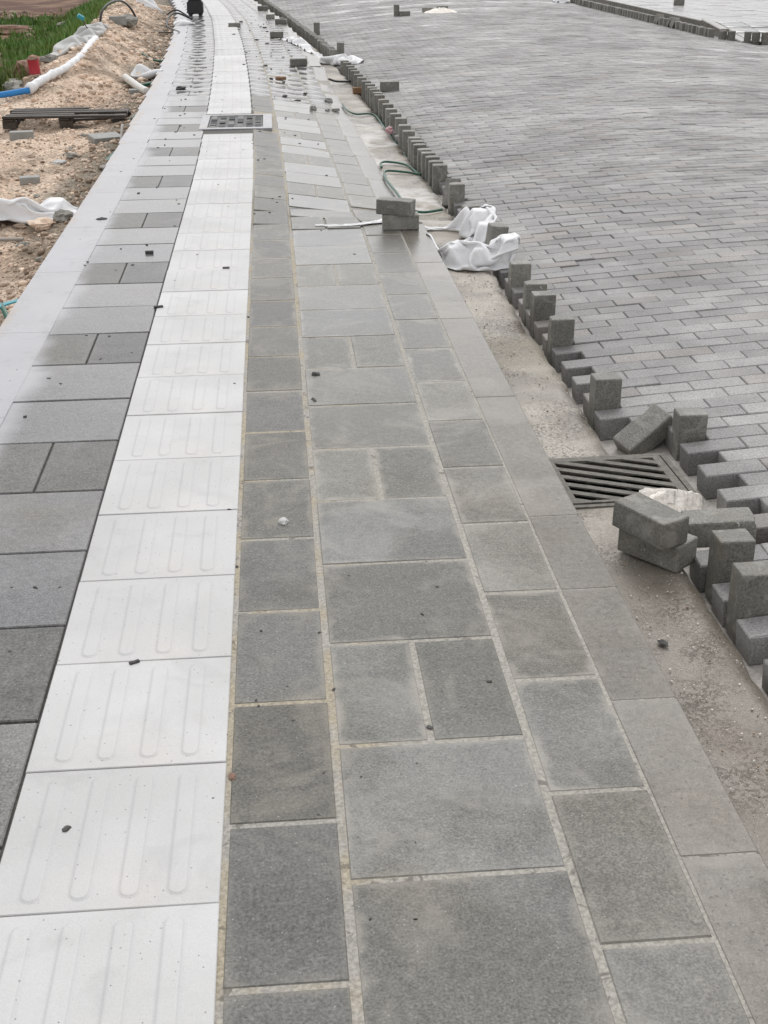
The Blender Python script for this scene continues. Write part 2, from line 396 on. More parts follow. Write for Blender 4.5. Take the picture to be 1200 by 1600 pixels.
def gutter_mat():
    m = NM('gutter_concrete')
    col = m.mix(m.rng(m.noise(2.6, 5, .6), .35, .68), (.31, .278, .235), (.50, .462, .405))
    col = m.mix(m.math('MULTIPLY', m.rng(m.noise(1.1, 3), .5, .72), .6), col, (.22, .19, .125))
    X, Y, Z = m.sep(m.pos)
    # pocked, weathered top skin
    pk = m.math('MULTIPLY', m.rng(m.noise(80, 3, .7, dist=.3), .50, .60), m.rng(m.noise(3.0, 3, .65), .44, .60))
    col = m.mix(m.math('MULTIPLY', pk, .72), col, (.13, .12, .105))
    dirt = m.rng(m.noise(1.4, 4, .65, dist=.4), .56, .74); col = m.mix(m.math('MULTIPLY', dirt, .5), col, (.25, .19, .14))
    pale = m.math('MULTIPLY', m.math('MULTIPLY', m.rng(Y, 7.2, 8.2), m.rng(Y, 11.8, 13.2, 1., 0.)), m.rng(m.noise(2.7, 4, .65), .46, .62))
    col = m.mix(m.math('MULTIPLY', pale, .8), col, (.66, .64, .62))
    g = m.noise(150, 4, .7); col = m.scale(col, m.mixf(m.rng(g, .3, .7), .78, 1.2))
    wsp = m.rng(m.vor(85), .0, .13, 1., 0.); sel = m.rng(m.vor(85, out='Color'), .60, .66)
    col = m.mix(m.math('MULTIPLY', m.math('MULTIPLY', wsp, sel), .7), col, (.72, .70, .66))
    wet = m.math('MAXIMUM', m.rng(m.noise(1.9, 3), .46, .62), m.rng(m.math('ADD', Y, m.noise(2.5, 3)), 3.9, 3.2))
    h = m.math('SUBTRACT', m.math('ADD', g, m.noise(30, 4)), m.math('MULTIPLY', pk, 1.2))
    col = m.mix(wet, col, m.mix(.5, m.scale(col, .62), m.scale(col, .52)))
    col = m.mix(m.math('MULTIPLY', wet, .25), col, (.22, .165, .11))
    return m.out(col, m.mixf(wet, .65, .24), m.bump(h, .5, .005))
M_GUTTER = gutter_mat()

def soil_mat():
    m = NM('rubble_soil'); X, Y, Z = m.sep(m.pos)
    cream = m.mix(m.rng(m.noise(1.8, 5, .65), .34, .68), (.58, .425, .31), (.80, .64, .50))
    brown = m.mix(m.noise(7, 4), (.13, .095, .06), (.28, .21, .145))
    bm_ = m.rng(m.noise(1.15, 4, .6), .50, .64)
    col = m.mix(m.math('MULTIPLY', bm_, .72), cream, brown)
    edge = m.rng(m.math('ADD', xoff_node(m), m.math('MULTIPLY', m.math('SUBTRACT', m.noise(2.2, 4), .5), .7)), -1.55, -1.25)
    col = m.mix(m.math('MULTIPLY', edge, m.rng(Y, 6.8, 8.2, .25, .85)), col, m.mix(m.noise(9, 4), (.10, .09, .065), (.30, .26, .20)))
    # red earth out beyond the heap
    t = m.rng(m.math('ADD', xoff_node(m), m.math('MULTIPLY', m.math('SUBTRACT', m.noise(.8, 3), .5), 1.)), -3.2, -2.6, 1., 0.)
    t = m.math('MULTIPLY', t, m.rng(Y, 14., 16.))
    red = m.mix(m.rng(m.noise(.9, 4), .4, .62), (.11, .045, .024), (.25, .15, .09)); col = m.mix(t, col, red)
    far = m.rng(Y, 40., 60.); col = m.mix(far, col, (.16, .16, .07))
    g = m.noise(34, 5, .7); col = m.scale(col, m.mixf(m.rng(g, .3, .7), .62, 1.28))
    h = m.math('ADD', m.noise(24, 5, .7), m.math('MULTIPLY', m.vor(46), -.7))
    return m.out(col, .88, m.bump(h, 1., .02))
M_SOIL = soil_mat()
def simple(name, col, rough=.6, var=.25, scale=20, metal=0., bump=.2, rnd=.15, second=None, bd=.004, tr=None):
    m = NM(name); n = m.noise(scale, 4, .6)
    c = m.mix(n, tuple(x*(1-var) for x in col), second or tuple(min(1, x*(1+var)) for x in col))
    c = m.scale(c, m.mixf(m.rand(), 1-rnd, 1+rnd))
    m.out(c, m.mixf(m.noise(scale*.4, 2), max(.05, rough-.1), min(1, rough+.1)), m.bump(m.noise(scale*4, 4), bump, bd), metal)
    return m.m
def rock_mat(name, a, b, island=False):
    m = NM(name); r = m.island() if island else m.rand()
    c = m.mix(m.rng(m.noise(9, 4), .3, .7), a, b); c = m.scale(c, m.mixf(r, .62, 1.25))
    c = m.scale(c, m.mixf(m.rng(m.noise(90, 3, .7), .3, .7), .8, 1.15))
    return m.out(c, .85, m.bump(m.noise(60, 4), .5, .006))
M_RUBBLE = rock_mat('pale_limestone', (.66, .49, .365), (.86, .71, .57), True)
M_RUBBLED = rock_mat('brown_grit', (.22, .16, .11), (.45, .34, .25), True)
M_RUB1 = rock_mat('cream_stone', (.50, .38, .29), (.74, .62, .50))
M_ROCKG = rock_mat('grey_rock', (.24, .23, .20), (.40, .38, .34))
M_ROCKR = rock_mat('red_rock', (.22, .12, .08), (.36, .22, .16))
M_CRUMB = rock_mat('dark_crumb', (.035, .035, .033), (.11, .108, .10))
M_CRUMBP = rock_mat('pale_crumb', (.42, .42, .41), (.60, .60, .58))
M_SAND = rock_mat('white_sand', (.72, .67, .60), (.85, .80, .74))
M_IRON = simple('cast_iron', (.055, .053, .048), .62, .45, 55, .0, .7, .1, (.27, .25, .21), .006)
M_IRONDK = simple('dark_cast_iron', (.03, .031, .033), .5, .4, 40, .2, .4)
M_RUST = simple('rusty_cast_iron', (.24, .15, .09), .7, .4, 30, .2, .5, .1, (.40, .36, .30), .005)
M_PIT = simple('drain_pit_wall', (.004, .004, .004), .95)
M_GREEN = simple('green_rubber', (.018, .10, .065), .38, .3, 30, 0, .1, .1)
M_DKHOSE = simple('dark_rubber', (.03, .035, .032), .45, .3, 30)
M_BLUE = simple('blue_plastic', (.02, .20, .52), .35, .15, 20)
M_TEAL = simple('teal_plastic', (.03, .33, .40), .4, .15, 20)
M_RED = simple('red_paint', (.42, .03, .045), .45, .25, 15)
M_BLACK = simple('black_plastic', (.016, .016, .018), .4, .3, 12)
M_CABLE = simple('black_cable', (.012, .012, .012), .45, .2, 30)
M_TIMBER = simple('black_weathered_timber', (.022, .017, .013), .65, .5, 16, 0, .6, .45, (.085, .066, .05), .006)
M_WOOD = simple('grey_board', (.30, .27, .235), .7, .3, 25)
M_ORANGE = simple('orange_wood', (.24, .13, .065), .7, .4, 30)
M_PVC = simple('white_plastic_pipe', (.70, .68, .64), .4, .15, 14)
M_PINK = simple('pink_wrapper', (.62, .09, .13), .35, .2, 60, second=(.80, .70, .70))
M_SLABBIT = simple('grey_concrete', (.26, .26, .245), .55, .3, 14, 0, .4)
def plastic_mat(name, col, rough=.36, tr=.3):
    m = NM(name); c = m.mix(m.rng(m.noise(6, 4), .35, .7), tuple(x*.93 for x in col), col)
    dirt = m.rng(m.noise(7, 3, .65), .68, .84); c = m.mix(m.math('MULTIPLY', dirt, .28), c, (.52, .47, .40))
    cr = m.math('ABSOLUTE', m.math('SUBTRACT', m.noise(13, 3, .55, dist=1.0), .5)); cr2 = m.math('ABSOLUTE', m.math('SUBTRACT', m.noise(34, 2, .5, dist=.8), .5))
    h = m.math('ADD', cr, m.math('MULTIPLY', cr2, .5))
    nr = m.bump(h, .30, .022); m.out(c, rough, nr)
    t = m.n('ShaderNodeBsdfTranslucent'); m.put(t.inputs['Color'], c); m.l(nr, t.inputs['Normal'])
    x = m.n('ShaderNodeMixShader'); x.inputs[0].default_value = tr
    m.l(m.b.outputs[0], x.inputs[1]); m.l(t.outputs[0], x.inputs[2]); m.l(x.outputs[0], m.t.nodes['Material Output'].inputs['Surface'])
    return m.m
M_SHEET = plastic_mat('white_plastic_film', (.96, .96, .965), .65, .10)
M_SHEETG = plastic_mat('grey_woven_sheet', (.60, .60, .58), .5, .2)
M_SACK = plastic_mat('white_bag', (.90, .905, .91), .5, .08)
def leaf_mat(name, a, b):
    m = NM(name); c = m.mix(m.island(), a, b); c = m.mix(m.math('MULTIPLY', m.rng(m.noise(1.3, 3), .45, .65), .6), c, (.20, .22, .06)); m.out(c, .55)
    return m.m
M_GRASS = leaf_mat('grass_blades', (.055, .15, .016), (.15, .27, .05))
M_GRASSD = leaf_mat('dark_weed_blades', (.02, .06, .012), (.07, .15, .02))

# ================================================================== GROUND: one sheet out to the horizon
def axis(parts):
    out = []
    for a, b, st in parts: out += list(np.arange(a, b, st))
    out.append(parts[-1][1]); return np.array(out)
gx = axis([(-400, -60, 40), (-60, -12, 4), (-12, -5, .35), (-5, -1.0, .045), (-1.0, -.1, .15), (-.1, 12, 2), (12, 60, 8), (60, 400, 42)])
gy = axis([(-150, -8, 20), (-8, 4, .6), (4, 13, .045), (13, 22, .07), (22, 36, .16), (36, 60, 2), (60, 400, 40)])
V = []; 
for y in gy:
    for x in gx: V.append((x, y, terr(x, y) if (x < 0 and y > -10) else -.42))
nx = len(gx); I = np.arange(len(gy)*nx).reshape(len(gy), nx)
F = np.stack([I[:-1, :-1], I[:-1, 1:], I[1:, 1:], I[1:, :-1]], -1).reshape(-1, 4)
me = np_mesh('ground', np.array(V), F); me.polygons.foreach_set('use_smooth', [True]*len(me.polygons))
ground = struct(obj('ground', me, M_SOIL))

# ================================================================== PAVEMENT
JOINT = .004
def strip_mesh(name, xs, ys, fz, skirt=.3):
    V = []; 
    for y in ys:
        row = [pmap(x, y) for x in xs]
        for p, x in zip(row, xs): V.append((p.x, p.y, p.z+fz(x, y)))
    n = len(xs); m_ = len(ys); F = []
    for j in range(m_-1):
        for i in range(n-1): F.append((j*n+i, j*n+i+1, (j+1)*n+i+1, (j+1)*n+i))
    base = len(V)
    for j in range(m_):
        for i in (0, n-1): x, y, z = V[j*n+i]; V.append((x, y, z-skirt))
    for j in range(m_-1):
        a, b = j*n, (j+1)*n; F.append((a, b, base+2*(j+1), base+2*j))
        a, b = j*n+n-1, (j+1)*n+n-1; F.append((b, a, base+2*j+1, base+2*(j+1)+1))
    return mesh(name, V, F)
ys = list(np.arange(-2, 50.01, .2))
pavement = struct(obj('pavement', strip_mesh('pavement_bed', [LEFT+.01, -.8, -.4, 0, .1, .21, .4, .61, .8, .955], ys, lambda x, y: (-.0016 if not 6.8 < y < 8.1 else -.008) if x > -.01 else -.0075), M_MORTAR))

SPLIT_Y = 12.9
tm = {}
def slab(kind, a, b, y0, y1, mat, jitter=.0012, th=.06):
    key = (kind,)
    if key not in tm:
        Vt, Ft = cbox(b-a, y1-y0, th, .0028); tm[key] = mesh('slab_'+kind, Vt, [tuple(f) for f in Ft]); tm[key].materials.append(mat)
    M = frame_at(a, b, y0, y1, rng.uniform(-jitter, jitter), rng.uniform(-.0035, .0035))
    o = obj('paving_slab', tm[key], None, pavement); o.matrix_world = M @ Matrix.Rotation(rng.uniform(-.0022, .0022), 4, 'X') @ Matrix.Rotation(rng.uniform(-.003, .003), 4, 'Y')
    return o
far_right, far_left = [], []
def far_slab(lst, a, b, y0, y1): lst.append(frame_at(a, b, y0, y1, rng.uniform(-.001, .001)) @ Matrix.Diagonal(((b-a), (y1-y0), 1, 1)))
MH = (10.72, 11.62)               # the square manhole stands in the white strip here
# column A: short rough slabs beside the white strip
G = .0055
y = 1.48-.4*8
while y < 46:
    if y < SPLIT_Y:
        if not (y+.4 > MH[0] and y < MH[1]-.02): slab('half',  .006, .207, y+G, y+.4-G, M_HALF)
    else: far_slab(far_right,  .006, .207, y+G, y+.4-G)
    y += .4
# column B: big slabs, every third row a pair
y = 1.71-.4*9; k = 0
while y < 46:
    pair = (k % 3 == 1); k += 1
    ab = [(.222, .4075), (.4195, .605)] if pair else [(.222, .605)]
    for a, b in ab:
        if y < SPLIT_Y: slab('pair' if pair else 'square', a, b, y+G, y+.4-G, M_HALFB if pair else M_SQ)
        else: far_slab(far_right, a, b, y+G, y+.4-G)
    y += .4
# column C
y = 1.52-.4*8
while y < 46:
    if y < SPLIT_Y: slab('outer', .620, .8085, y+G, y+.4-G, M_HALFC)
    else: far_slab(far_right, .620, .8085, y+G, y+.4-G)
    y += .4
# left column, every third row a pair
y = 1.46-.4*9; k = 0; G2 = .0045
while y < 46:
    pair = (k % 3 == 2); k += 1
    ab = [(-.815, -.613), (-.607, -.404)] if pair else [(-.815, -.404)]
    for a, b in ab:
        if y < SPLIT_Y: slab('leftpair' if pair else 'left', a, b, y+G2, y+.4-G2, M_HALFL if pair else M_SQL)
        else: far_slab(far_left, a, b, y+G2, y+.4-G2)
    y += .4
unit = cbox(1, 1, .06, .0)
def unit_far():
    Vt, Ft = cbox(1, 1, .06, .008); Vt[4:8, 2] = -.0025; return Vt, Ft
if far_right:
    o = obj('paving_slab', place_many('far_slabs', unit_far(), far_right), M_FARSLAB, pavement); stuff(o)
    o = obj('paving_slab', place_many('far_slabs_left', unit_far(), far_left), M_FARLEFT, pavement); stuff(o)
# white guiding tiles with four raised bars
def tactile_mesh():
    bm = bmesh.new(); Vt, Ft = cbox(.393, .3965, .06, .0016)
    vs = [bm.verts.new(v) for v in Vt]
    for f in Ft: bm.faces.new([vs[i] for i in f])
    for c in (-.128, -.045, .040, .123):
        w_, l_ = .0175, .172
        rings = []
        for (ins, z) in ((-.003, .0002), (0, .0007), (.0032, .0017), (.006, .0020)):
            r_ = w_-ins; ring = []
            for s_ in (1, -1):
                for q in range(7):
                    a = math.pi*q/6 if s_ == 1 else math.pi+math.pi*q/6
                    ring.append(bm.verts.new((c+r_*math.cos(a), s_*(l_-w_)+r_*math.sin(a)*1.0, z)))
            rings.append(ring)
        for A, B in zip(rings, rings[1:]):
            for i in range(len(A)):
                j = (i+1) % len(A); bm.faces.new((A[i], A[j], B[j], B[i]))
        bm.faces.new(rings[-1])
    return from_bm('tactile_tile', bm)
tme = tactile_mesh(); tme.materials.append(M_WHITE)
y = 1.6786-.4*9; far_t = []
while y < 46:
    y0, y1 = y+.0012, y+.4-.0012
    if not (y1 > MH[0]+.08 and y0 < MH[1]-.06):
        M = frame_at(-.398, -.005, y0, y1, .002+rng.uniform(-.0012, .0012), rng.uniform(-.004, .004))
        if y < 17:
            o = obj('tactile_tile', tme, None, pavement); o.matrix_world = M @ Matrix.Rotation(rng.uniform(-.002, .002), 4, 'X')
        else: far_t.append(M)
    y += .4
tv = np.array([v.co[:] for v in tme.vertices]); 
bmt = bmesh.new(); bmt.from_mesh(tme); bmesh.ops.triangulate(bmt, faces=list(bmt.faces)); tf = np.array([[v.index for v in f.verts] for f in bmt.faces]); bmt.free()
o = obj('tactile_tile', place_many('far_tactile', (tv, tf), far_t), M_WHITE, pavement); stuff(o)
# pale edging stones on the open side
y = -1.9
while y < 46:
    Vt, Ft = cbox(.220, .9985, .22, .0012); M = frame_at(LEFT, LEFT+.220, y+.0007, y+.9993, .0022)
    if y < 20:
        me = tm.get('edging') or mesh('edging', Vt, [tuple(f) for f in Ft]); tm['edging'] = me
        o = obj('edging_stone', me, M_EDGE, pavement); o.matrix_world = M
    else:
        o = obj('edging_stone', tm['edging'], M_EDGE, pavement); o.matrix_world = M
    y += 1.0
# kerb stones: their long joints as measured
kerb_st = struct(empty('kerb'))
kj = [-1.8, -.8, .2, 1.2, 1.72, 2.22, 2.72, 3.15, 4.14, 5.12, 6.10, 7.0, 7.5, 8.0, 9, 10, 11, 12, 13, 14]
while kj[-1] < 45: kj.append(kj[-1]+1)
for a, b in zip(kj, kj[1:]):
    Vt, Ft = cbox(.147, b-a-.0008, .25, .0035)
    bm = bmesh.new(); vs = [bm.verts.new(v) for v in Vt]
    for f in Ft: bm.faces.new([vs[i] for i in f])
    me = from_bm('kerb_stone', bm); o = obj('kerb_stone', me, M_KERB, kerb_st)
    o.matrix_world = frame_at(.8135, .9605, a+.0004, b-.0004, rng.uniform(-.0006, .0004), rng.uniform(-.0006, .0006))

# ================================================================== GUTTER and ROAD
V = []; F = []; ys = np.arange(-2, 46.01, .035); cols = 8
for j, y in enumerate(ys):
    a = kerb(y)-.03; b = redge(y)-.018+.022*fbm(y*3.1, 0, 9, 3)*1.0+.008*vnoise(y*17, 1, 3)
    b = max(b, a+.06)
    for i in range(cols):
        t = i/(cols-1); x = a+(b-a)*t
        z = gz(y)-.006*math.sin(t*math.pi)+.003*fbm(x*5, y*5, 5, 2) - (.010 if i == cols-1 else 0)
        V.append((x, y, z))
    V.append((b+.012*vnoise(y*9, 4, 6), y, -.26))
n = cols+1
for j in range(len(ys)-1):
    yc = (ys[j]+ys[j+1])/2
    if 3.415 < yc < 3.815: continue      # the drain stands here
    for i in range(n-1): F.append((j*n+i, j*n+i+1, (j+1)*n+i+1, (j+1)*n+i))
gutter = struct(obj('gutter', mesh('gutter', V, F, True), M_GUTTER))
# road bed of pale sand under the bricks
V = []; F = []; xs = np.array([-.06, -.03, .02, .1, .17, .3, .8, 1.6, 2.4, 3.2, 4.0, 4.8, 5.4, 5.7]); ys = np.array(sorted(list(np.arange(-2, 46, .25))+[3.405, 3.83]))
for y in ys:
    for x in xs: X = redge(y)+x; V.append((X, y, (rz(X)-.082) if x > 0 else min(rz(redge(y))-.086, -.178)))
n = len(xs)
for j in range(len(ys)-1):
    for i in range(n-1):
        if 3.40 < (ys[j]+ys[j+1])/2 < 3.83 and i < 4: continue      # the drain pit goes down here
        F.append((j*n+i, j*n+i+1, (j+1)*n+i+1, (j+1)*n+i))
road = struct(obj('road', mesh('road_bed', V, F), M_SAND))
P_ROW, P_LEN = .0948, .2005
bt = cbox(.1993, .0937, .08, .0036); bme = mesh('paving_brick', bt[0], [tuple(f) for f in bt[1]]); bme.materials.append(M_PAVE)
rows = []
Y_ANCH = 4.957                     # back edge of a row that reaches the gutter
i0 = int((-1.5-Y_ANCH)/P_ROW); i1 = int((45-Y_ANCH)/P_ROW)
near = []
def brick_M(x, y, jit=1.):
    c = -2*ROAD_C*(x-ROAD_MID) if x < 7.2 else 0
    ty = -math.atan(c)
    return Matrix.Translation((x+rng.uniform(-.0015, .0015), y, rz(x)+rng.gauss(0, .0014)*jit)) @ Matrix.Rotation(ty+rng.gauss(0, .007)*jit, 4, 'Y') @ Matrix.Rotation(rng.gauss(0, .010)*jit, 4, 'X') @ Matrix.Rotation(rng.gauss(0, .006)*jit, 4, 'Z')
LEFT_OUT = set()
field = []
for i in range(i0, i1):
    y = Y_ANCH + (i-.5)*P_ROW
    st = 1.112 + (.1003 if i % 2 else 0)
    e = redge(y)-.012
    k0 = math.ceil((e-st)/P_LEN - 1e-6)
    xmax = 7.0 if y > 19.2 else 11.5
    for k in range(k0, int((xmax-st)/P_LEN)+1):
        x0 = st + k*P_LEN; xc = x0+P_LEN/2
        if 3.36 < y < 3.86 and x0 < 1.30: continue            # drain opening
        if 3.02 < y < 3.36 and x0 < 1.22: continue            # bricks missing beside the drain
        if 3.86 < y < 4.02 and x0 < 1.28: continue
        field.append((y, xc))
def seen(y, x):
    d = Vector((x, y, rz(x)-CAM_H)); z = d.dot(fw)
    if z <= .2: return None
    u = 600+FPX*d.dot(r2)/z; v = 800-FPX*d.dot(u2)/z
    return (z if (-20 < u < 1240 and -10 < v < 1640) else None)
vis = sorted([(seen(*q), q) for q in field if seen(*q)], key=lambda t: t[0])
pick = set(q for _, q in vis[:300])
for q in field:
    if q in pick:
        o = obj('paving_brick', bme, None, road); o.matrix_world = brick_M(q[1], q[0])
rest = [brick_M(q[1], q[0], 1.) for q in field if q not in pick]
stuff(obj('paving_brick', place_many('paving_brick_field', bt, rest), M_PAVEI, road))

# ================================================================== DRAIN GRATE
def clip(poly, nx_, ny_, d_):       # keep n.p <= d
    out = []
    for i in range(len(poly)):
        a, b = poly[i], poly[(i+1) % len(poly)]; da = a[0]*nx_+a[1]*ny_-d_; db = b[0]*nx_+b[1]*ny_-d_
        if da <= 0: out.append(a)
        if da*db < 0: t = da/(da-db); out.append((a[0]+t*(b[0]-a[0]), a[1]+t*(b[1]-a[1])))
    return out
def prism(name, poly, z0, z1, mat, parent, ch=.0):
    n = len(poly); V = [(x, y, z0) for x, y in poly]+[(x, y, z1) for x, y in poly]
    F = [tuple(range(n))[::-1], tuple(range(n, 2*n))]+[(i, (i+1) % n, n+(i+1) % n, n+i) for i in range(n)]
    return obj(name, mesh(name, V, F), mat, parent)
gr = empty('drain_grate', (1.050, 3.615, -.104), rad(1.5)); tag(gr, 'cast iron drain grate with diagonal slots set in the gutter beside the kerb', 'drain grate')
hw, hl, fr = .215, .195, .018
for (a, b, c_, e) in ((-hw, hw, -hl, -hl+fr), (-hw, hw, hl-fr, hl), (-hw, -hw+fr, -hl+fr, hl-fr), (hw-fr, hw, -hl+fr, hl-fr)):
    prism('frame', [(a, c_), (b, c_), (b, e), (a, e)], -.07, .001, M_IRON, gr)
iw, il = hw-fr-.007, hl-fr-.007
ang = rad(-27); dx, dy = math.cos(ang), math.sin(ang); nx_, ny_ = -dy, dx
rim = .018
# inner panel: rim pieces, then diagonal bars between the slots
for (a, b, c_, e) in ((-iw, iw, -il, -il+rim*.8), (-iw, iw, il-rim*.8, il), (-iw, -iw+rim, -il+rim*.8, il-rim*.8), (iw-rim*1.5, iw, -il+rim*.8, il-rim*.8)):
    prism('rim', [(a, c_), (b, c_), (b, e), (a, e)], -.006, .0038, M_IRON, gr)
rect = [(-iw+rim, -il+rim*.8), (iw-rim*1.5, -il+rim*.8), (iw-rim*1.5, il-rim*.8), (-iw+rim, il-rim*.8)]
pitch = .055
for k in range(-7, 8):
    c0 = k*pitch+.012; p_ = clip(clip(rect, nx_, ny_, c0+.0125), -nx_, -ny_, -(c0-.0125))
    if len(p_) >= 3: prism('bar', p_, -.0015, .0035, M_IRON, gr)
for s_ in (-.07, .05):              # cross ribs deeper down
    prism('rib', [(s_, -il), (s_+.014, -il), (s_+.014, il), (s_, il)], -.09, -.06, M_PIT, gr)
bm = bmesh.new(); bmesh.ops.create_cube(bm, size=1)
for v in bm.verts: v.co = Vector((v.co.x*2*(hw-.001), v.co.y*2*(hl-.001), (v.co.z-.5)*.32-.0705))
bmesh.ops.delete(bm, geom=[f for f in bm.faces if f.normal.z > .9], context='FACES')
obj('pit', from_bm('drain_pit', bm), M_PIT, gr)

# ================================================================== MANHOLE COVER in the white strip
cx = (pmap(-.43, 11.2)+pmap(.17, 11.2))/2
mh = empty('manhole_cover', (cx.x, (MH[0]+MH[1])/2, .004)); tag(mh, 'square manhole cover with pale concrete surround in the white tile strip', 'manhole cover')
W2, L2 = .30, .435
for (a, b, c_, e) in ((-W2, W2, -L2, -L2+.09), (-W2, W2, L2-.06, L2), (-W2, -W2+.065, -L2+.09, L2-.06), (W2-.075, W2, -L2+.09, L2-.06)):
    prism('surround', [(a, c_), (b, c_), (b, e), (a, e)], -.1, .001, M_EDGE, mh)
prism('cover', [(-W2+.07, -L2+.095), (W2-.08, -L2+.095), (W2-.08, L2-.065), (-W2+.07, L2-.065)], -.04, -.006, M_IRONDK, mh)
bw = (2*W2-.15)/6
for i in range(6):
    for j in range(12):
        if rng.random() < .16: continue
        x = -W2+.085+i*bw; y = -L2+.115+j*.055
        if y+.036 > L2-.07: continue
        prism('stud', [(x, y), (x+bw*.62, y), (x+bw*.62, y+.034), (x, y+.034)], -.0055, .002, M_SLABBIT if (i+j//3) % 3 == 0 else M_IRONDK, mh)

# ================================================================== FAR RIGHT PAVEMENT
rp = struct(empty('right_pavement'))
RZ = .055
def fslope(x, y): return RZ*sstep(19.6, 21.6, y)+(rz(6.9)+.0)*(1-sstep(19.6, 21.6, y))
bed = []; 
V = []; F = []; xs = np.arange(7.22, 16.1, .6); ys = np.arange(19.5, 46, .35)
for y in ys:
    for x in xs: V.append((x, y, fslope(x, y)-.006))
n = len(xs)
for j in range(len(ys)-1):
    for i in range(n-1): F.append((j*n+i, j*n+i+1, (j+1)*n+i+1, (j+1)*n+i))
struct(obj('right_pavement_bed', mesh('right_pavement_bed', V, F), M_MORTAR))
ms = []
for i in range(22):
    for j in range(62):
        x = 7.24+i*.4+.2; y = 19.6+j*.4+.2
        s_ = (fslope(x, y+.2)-fslope(x, y-.2))/.4
        ms.append(Matrix.Translation((x, y, fslope(x, y)+rng.uniform(-.002, .002))) @ Matrix.Rotation(math.atan(s_), 4, 'X') @ Matrix.Diagonal((.39, .39, 1, 1)))
stuff(obj('paving_slab', place_many('right_slabs', unit_far(), ms), M_FARSLAB, rp))
y = 19.6
while y < 45:
    Vt, Ft = cbox(.14, .985, .30, .012); o = obj('kerb_stone', tm.get('rk') or mesh('right_kerb_stone', Vt, [tuple(f) for f in Ft]), M_KERB, rp); tm['rk'] = o.data
    s_ = (fslope(0, y+.9)-fslope(0, y))/.9
    o.matrix_world = Matrix.Translation((7.14, y+.5, fslope(0, y+.5)+.006)) @ Matrix.Rotation(math.atan(s_), 4, 'X'); y += 1.0

# ================================================================== LOOSE BRICKS
def chipped(i):
    me = bevel_block('brick_%d' % i, .198, .098, .08, .0045+.001*(i % 3), 2, .0009, 3, i+1); q = random.Random(i)
    cs = [Vector((q.choice((-1, 1))*.099, q.choice((-1, 1))*.049, q.choice((0, 1))*.08)) for _ in range(q.choice((0, 1, 2, 2)))]
    cs += [Vector((q.uniform(-.09, .09), q.choice((-1, 1))*.049, q.choice((0, 1))*.08)) for _ in range(2)]
    for v in me.vertices:
        for k, c_ in enumerate(cs):
            r_ = .022 if k < 1 else .012; d_ = (v.co-c_).length
            if d_ < r_: v.co += (Vector((0, 0, .04))-c_).normalized()*(r_-d_)*(.55+.5*mnoise.noise(v.co*130))
    me.materials.append(M_LOOSE); return me
LB = [chipped(i) for i in range(8)]
def brick(M, label, group=None):
    o = obj('brick', LB[rng.randrange(8)]); o.matrix_world = M; tag(o, label, 'brick', group); return o
UPR = Matrix(((0, 1, 0, 0), (0, 0, 1, 0), (1, 0, 0, .099), (0, 0, 0, 1)))   # on end: 98 mm wide, 80 mm deep, 198 mm high
UPR = Matrix.Translation((0, -.04, 0)) @ UPR
def upright(xl, yf, label, group, base=None, rot=None, tilt=(0, 0)):
    """xl, yf: left front corner on plan"""
    z = (rz(xl)-.082) if base is None else base
    M = Matrix.Translation((xl+.049, yf+.04, z)) @ Matrix.Rotation(rng.uniform(-.05, .05) if rot is None else rot, 4, 'Z') @ Matrix.Rotation(tilt[0], 4, 'X') @ Matrix.Rotation(tilt[1], 4, 'Y') @ UPR
    return brick(M, label, group)
GR1 = 'upright bricks between the drain grate and the white sheet'
near_up = [(1.112, Y_ANCH+k*2*P_ROW+.004) for k in (5, 3, 2, 0, -4)]
labs = ['upright grey brick touching the near end of the crumpled white sheet', 'second upright brick from the white sheet, half hidden behind its neighbour',
        'third upright brick from the white sheet, standing close before its neighbour', 'fourth upright brick from the white sheet, two empty notches in front of it',
        'lone upright brick just behind the leaning brick at the drain grate']
for (x, y), l in zip(near_up, labs): upright(x, y, l, GR1)
upright(1.318, 3.855, 'tall upright brick at the far right corner of the drain grate, splashed white', GR1, rot=.0, base=-.185)
upright(1.125, Y_ANCH-11*2*P_ROW+.003, 'rough upright brick at the right edge, behind the nearest upright one', 'upright bricks at the right edge of the photo', rot=.02, base=-.165)
upright(1.118, Y_ANCH-12*2*P_ROW+.003, 'nearest upright brick, cut off by the right edge of the photo', 'upright bricks at the right edge of the photo', rot=.01, base=-.165)
# leaning brick beside the grate
M = Matrix.Translation((1.245, 4.00, -.105)) @ Matrix.Rotation(rad(18), 4, 'Z') @ Matrix.Rotation(rad(-33), 4, 'Y') @ Matrix.Rotation(rad(14), 4, 'X') @ Matrix.Translation((0, 0, -.04))
brick(M, 'tilted brick leaning against the tall upright one behind the drain grate')
# loose brick lying across the edge next to the grate
brick(Matrix.Translation((1.225, 3.16, -.105)) @ Matrix.Rotation(rad(-5), 4, 'Z') @ Matrix.Rotation(rad(-3), 4, 'Y'), 'loose brick lying flat on white sand right of the two-brick stack')
# stack of two on the gutter
brick(Matrix.Translation((1.020, 3.075, -.104)) @ Matrix.Rotation(rad(-50), 4, 'Z') @ Matrix.Rotation(rad(1), 4, 'Y'), 'lower dark brick of the two stacked in front of the drain grate', 'brick stack on the gutter')
brick(Matrix.Translation((.988, 3.055, -.0235)) @ Matrix.Rotation(rad(-62), 4, 'Z'), 'upper brick of the two stacked in front of the drain grate', 'brick stack on the gutter')
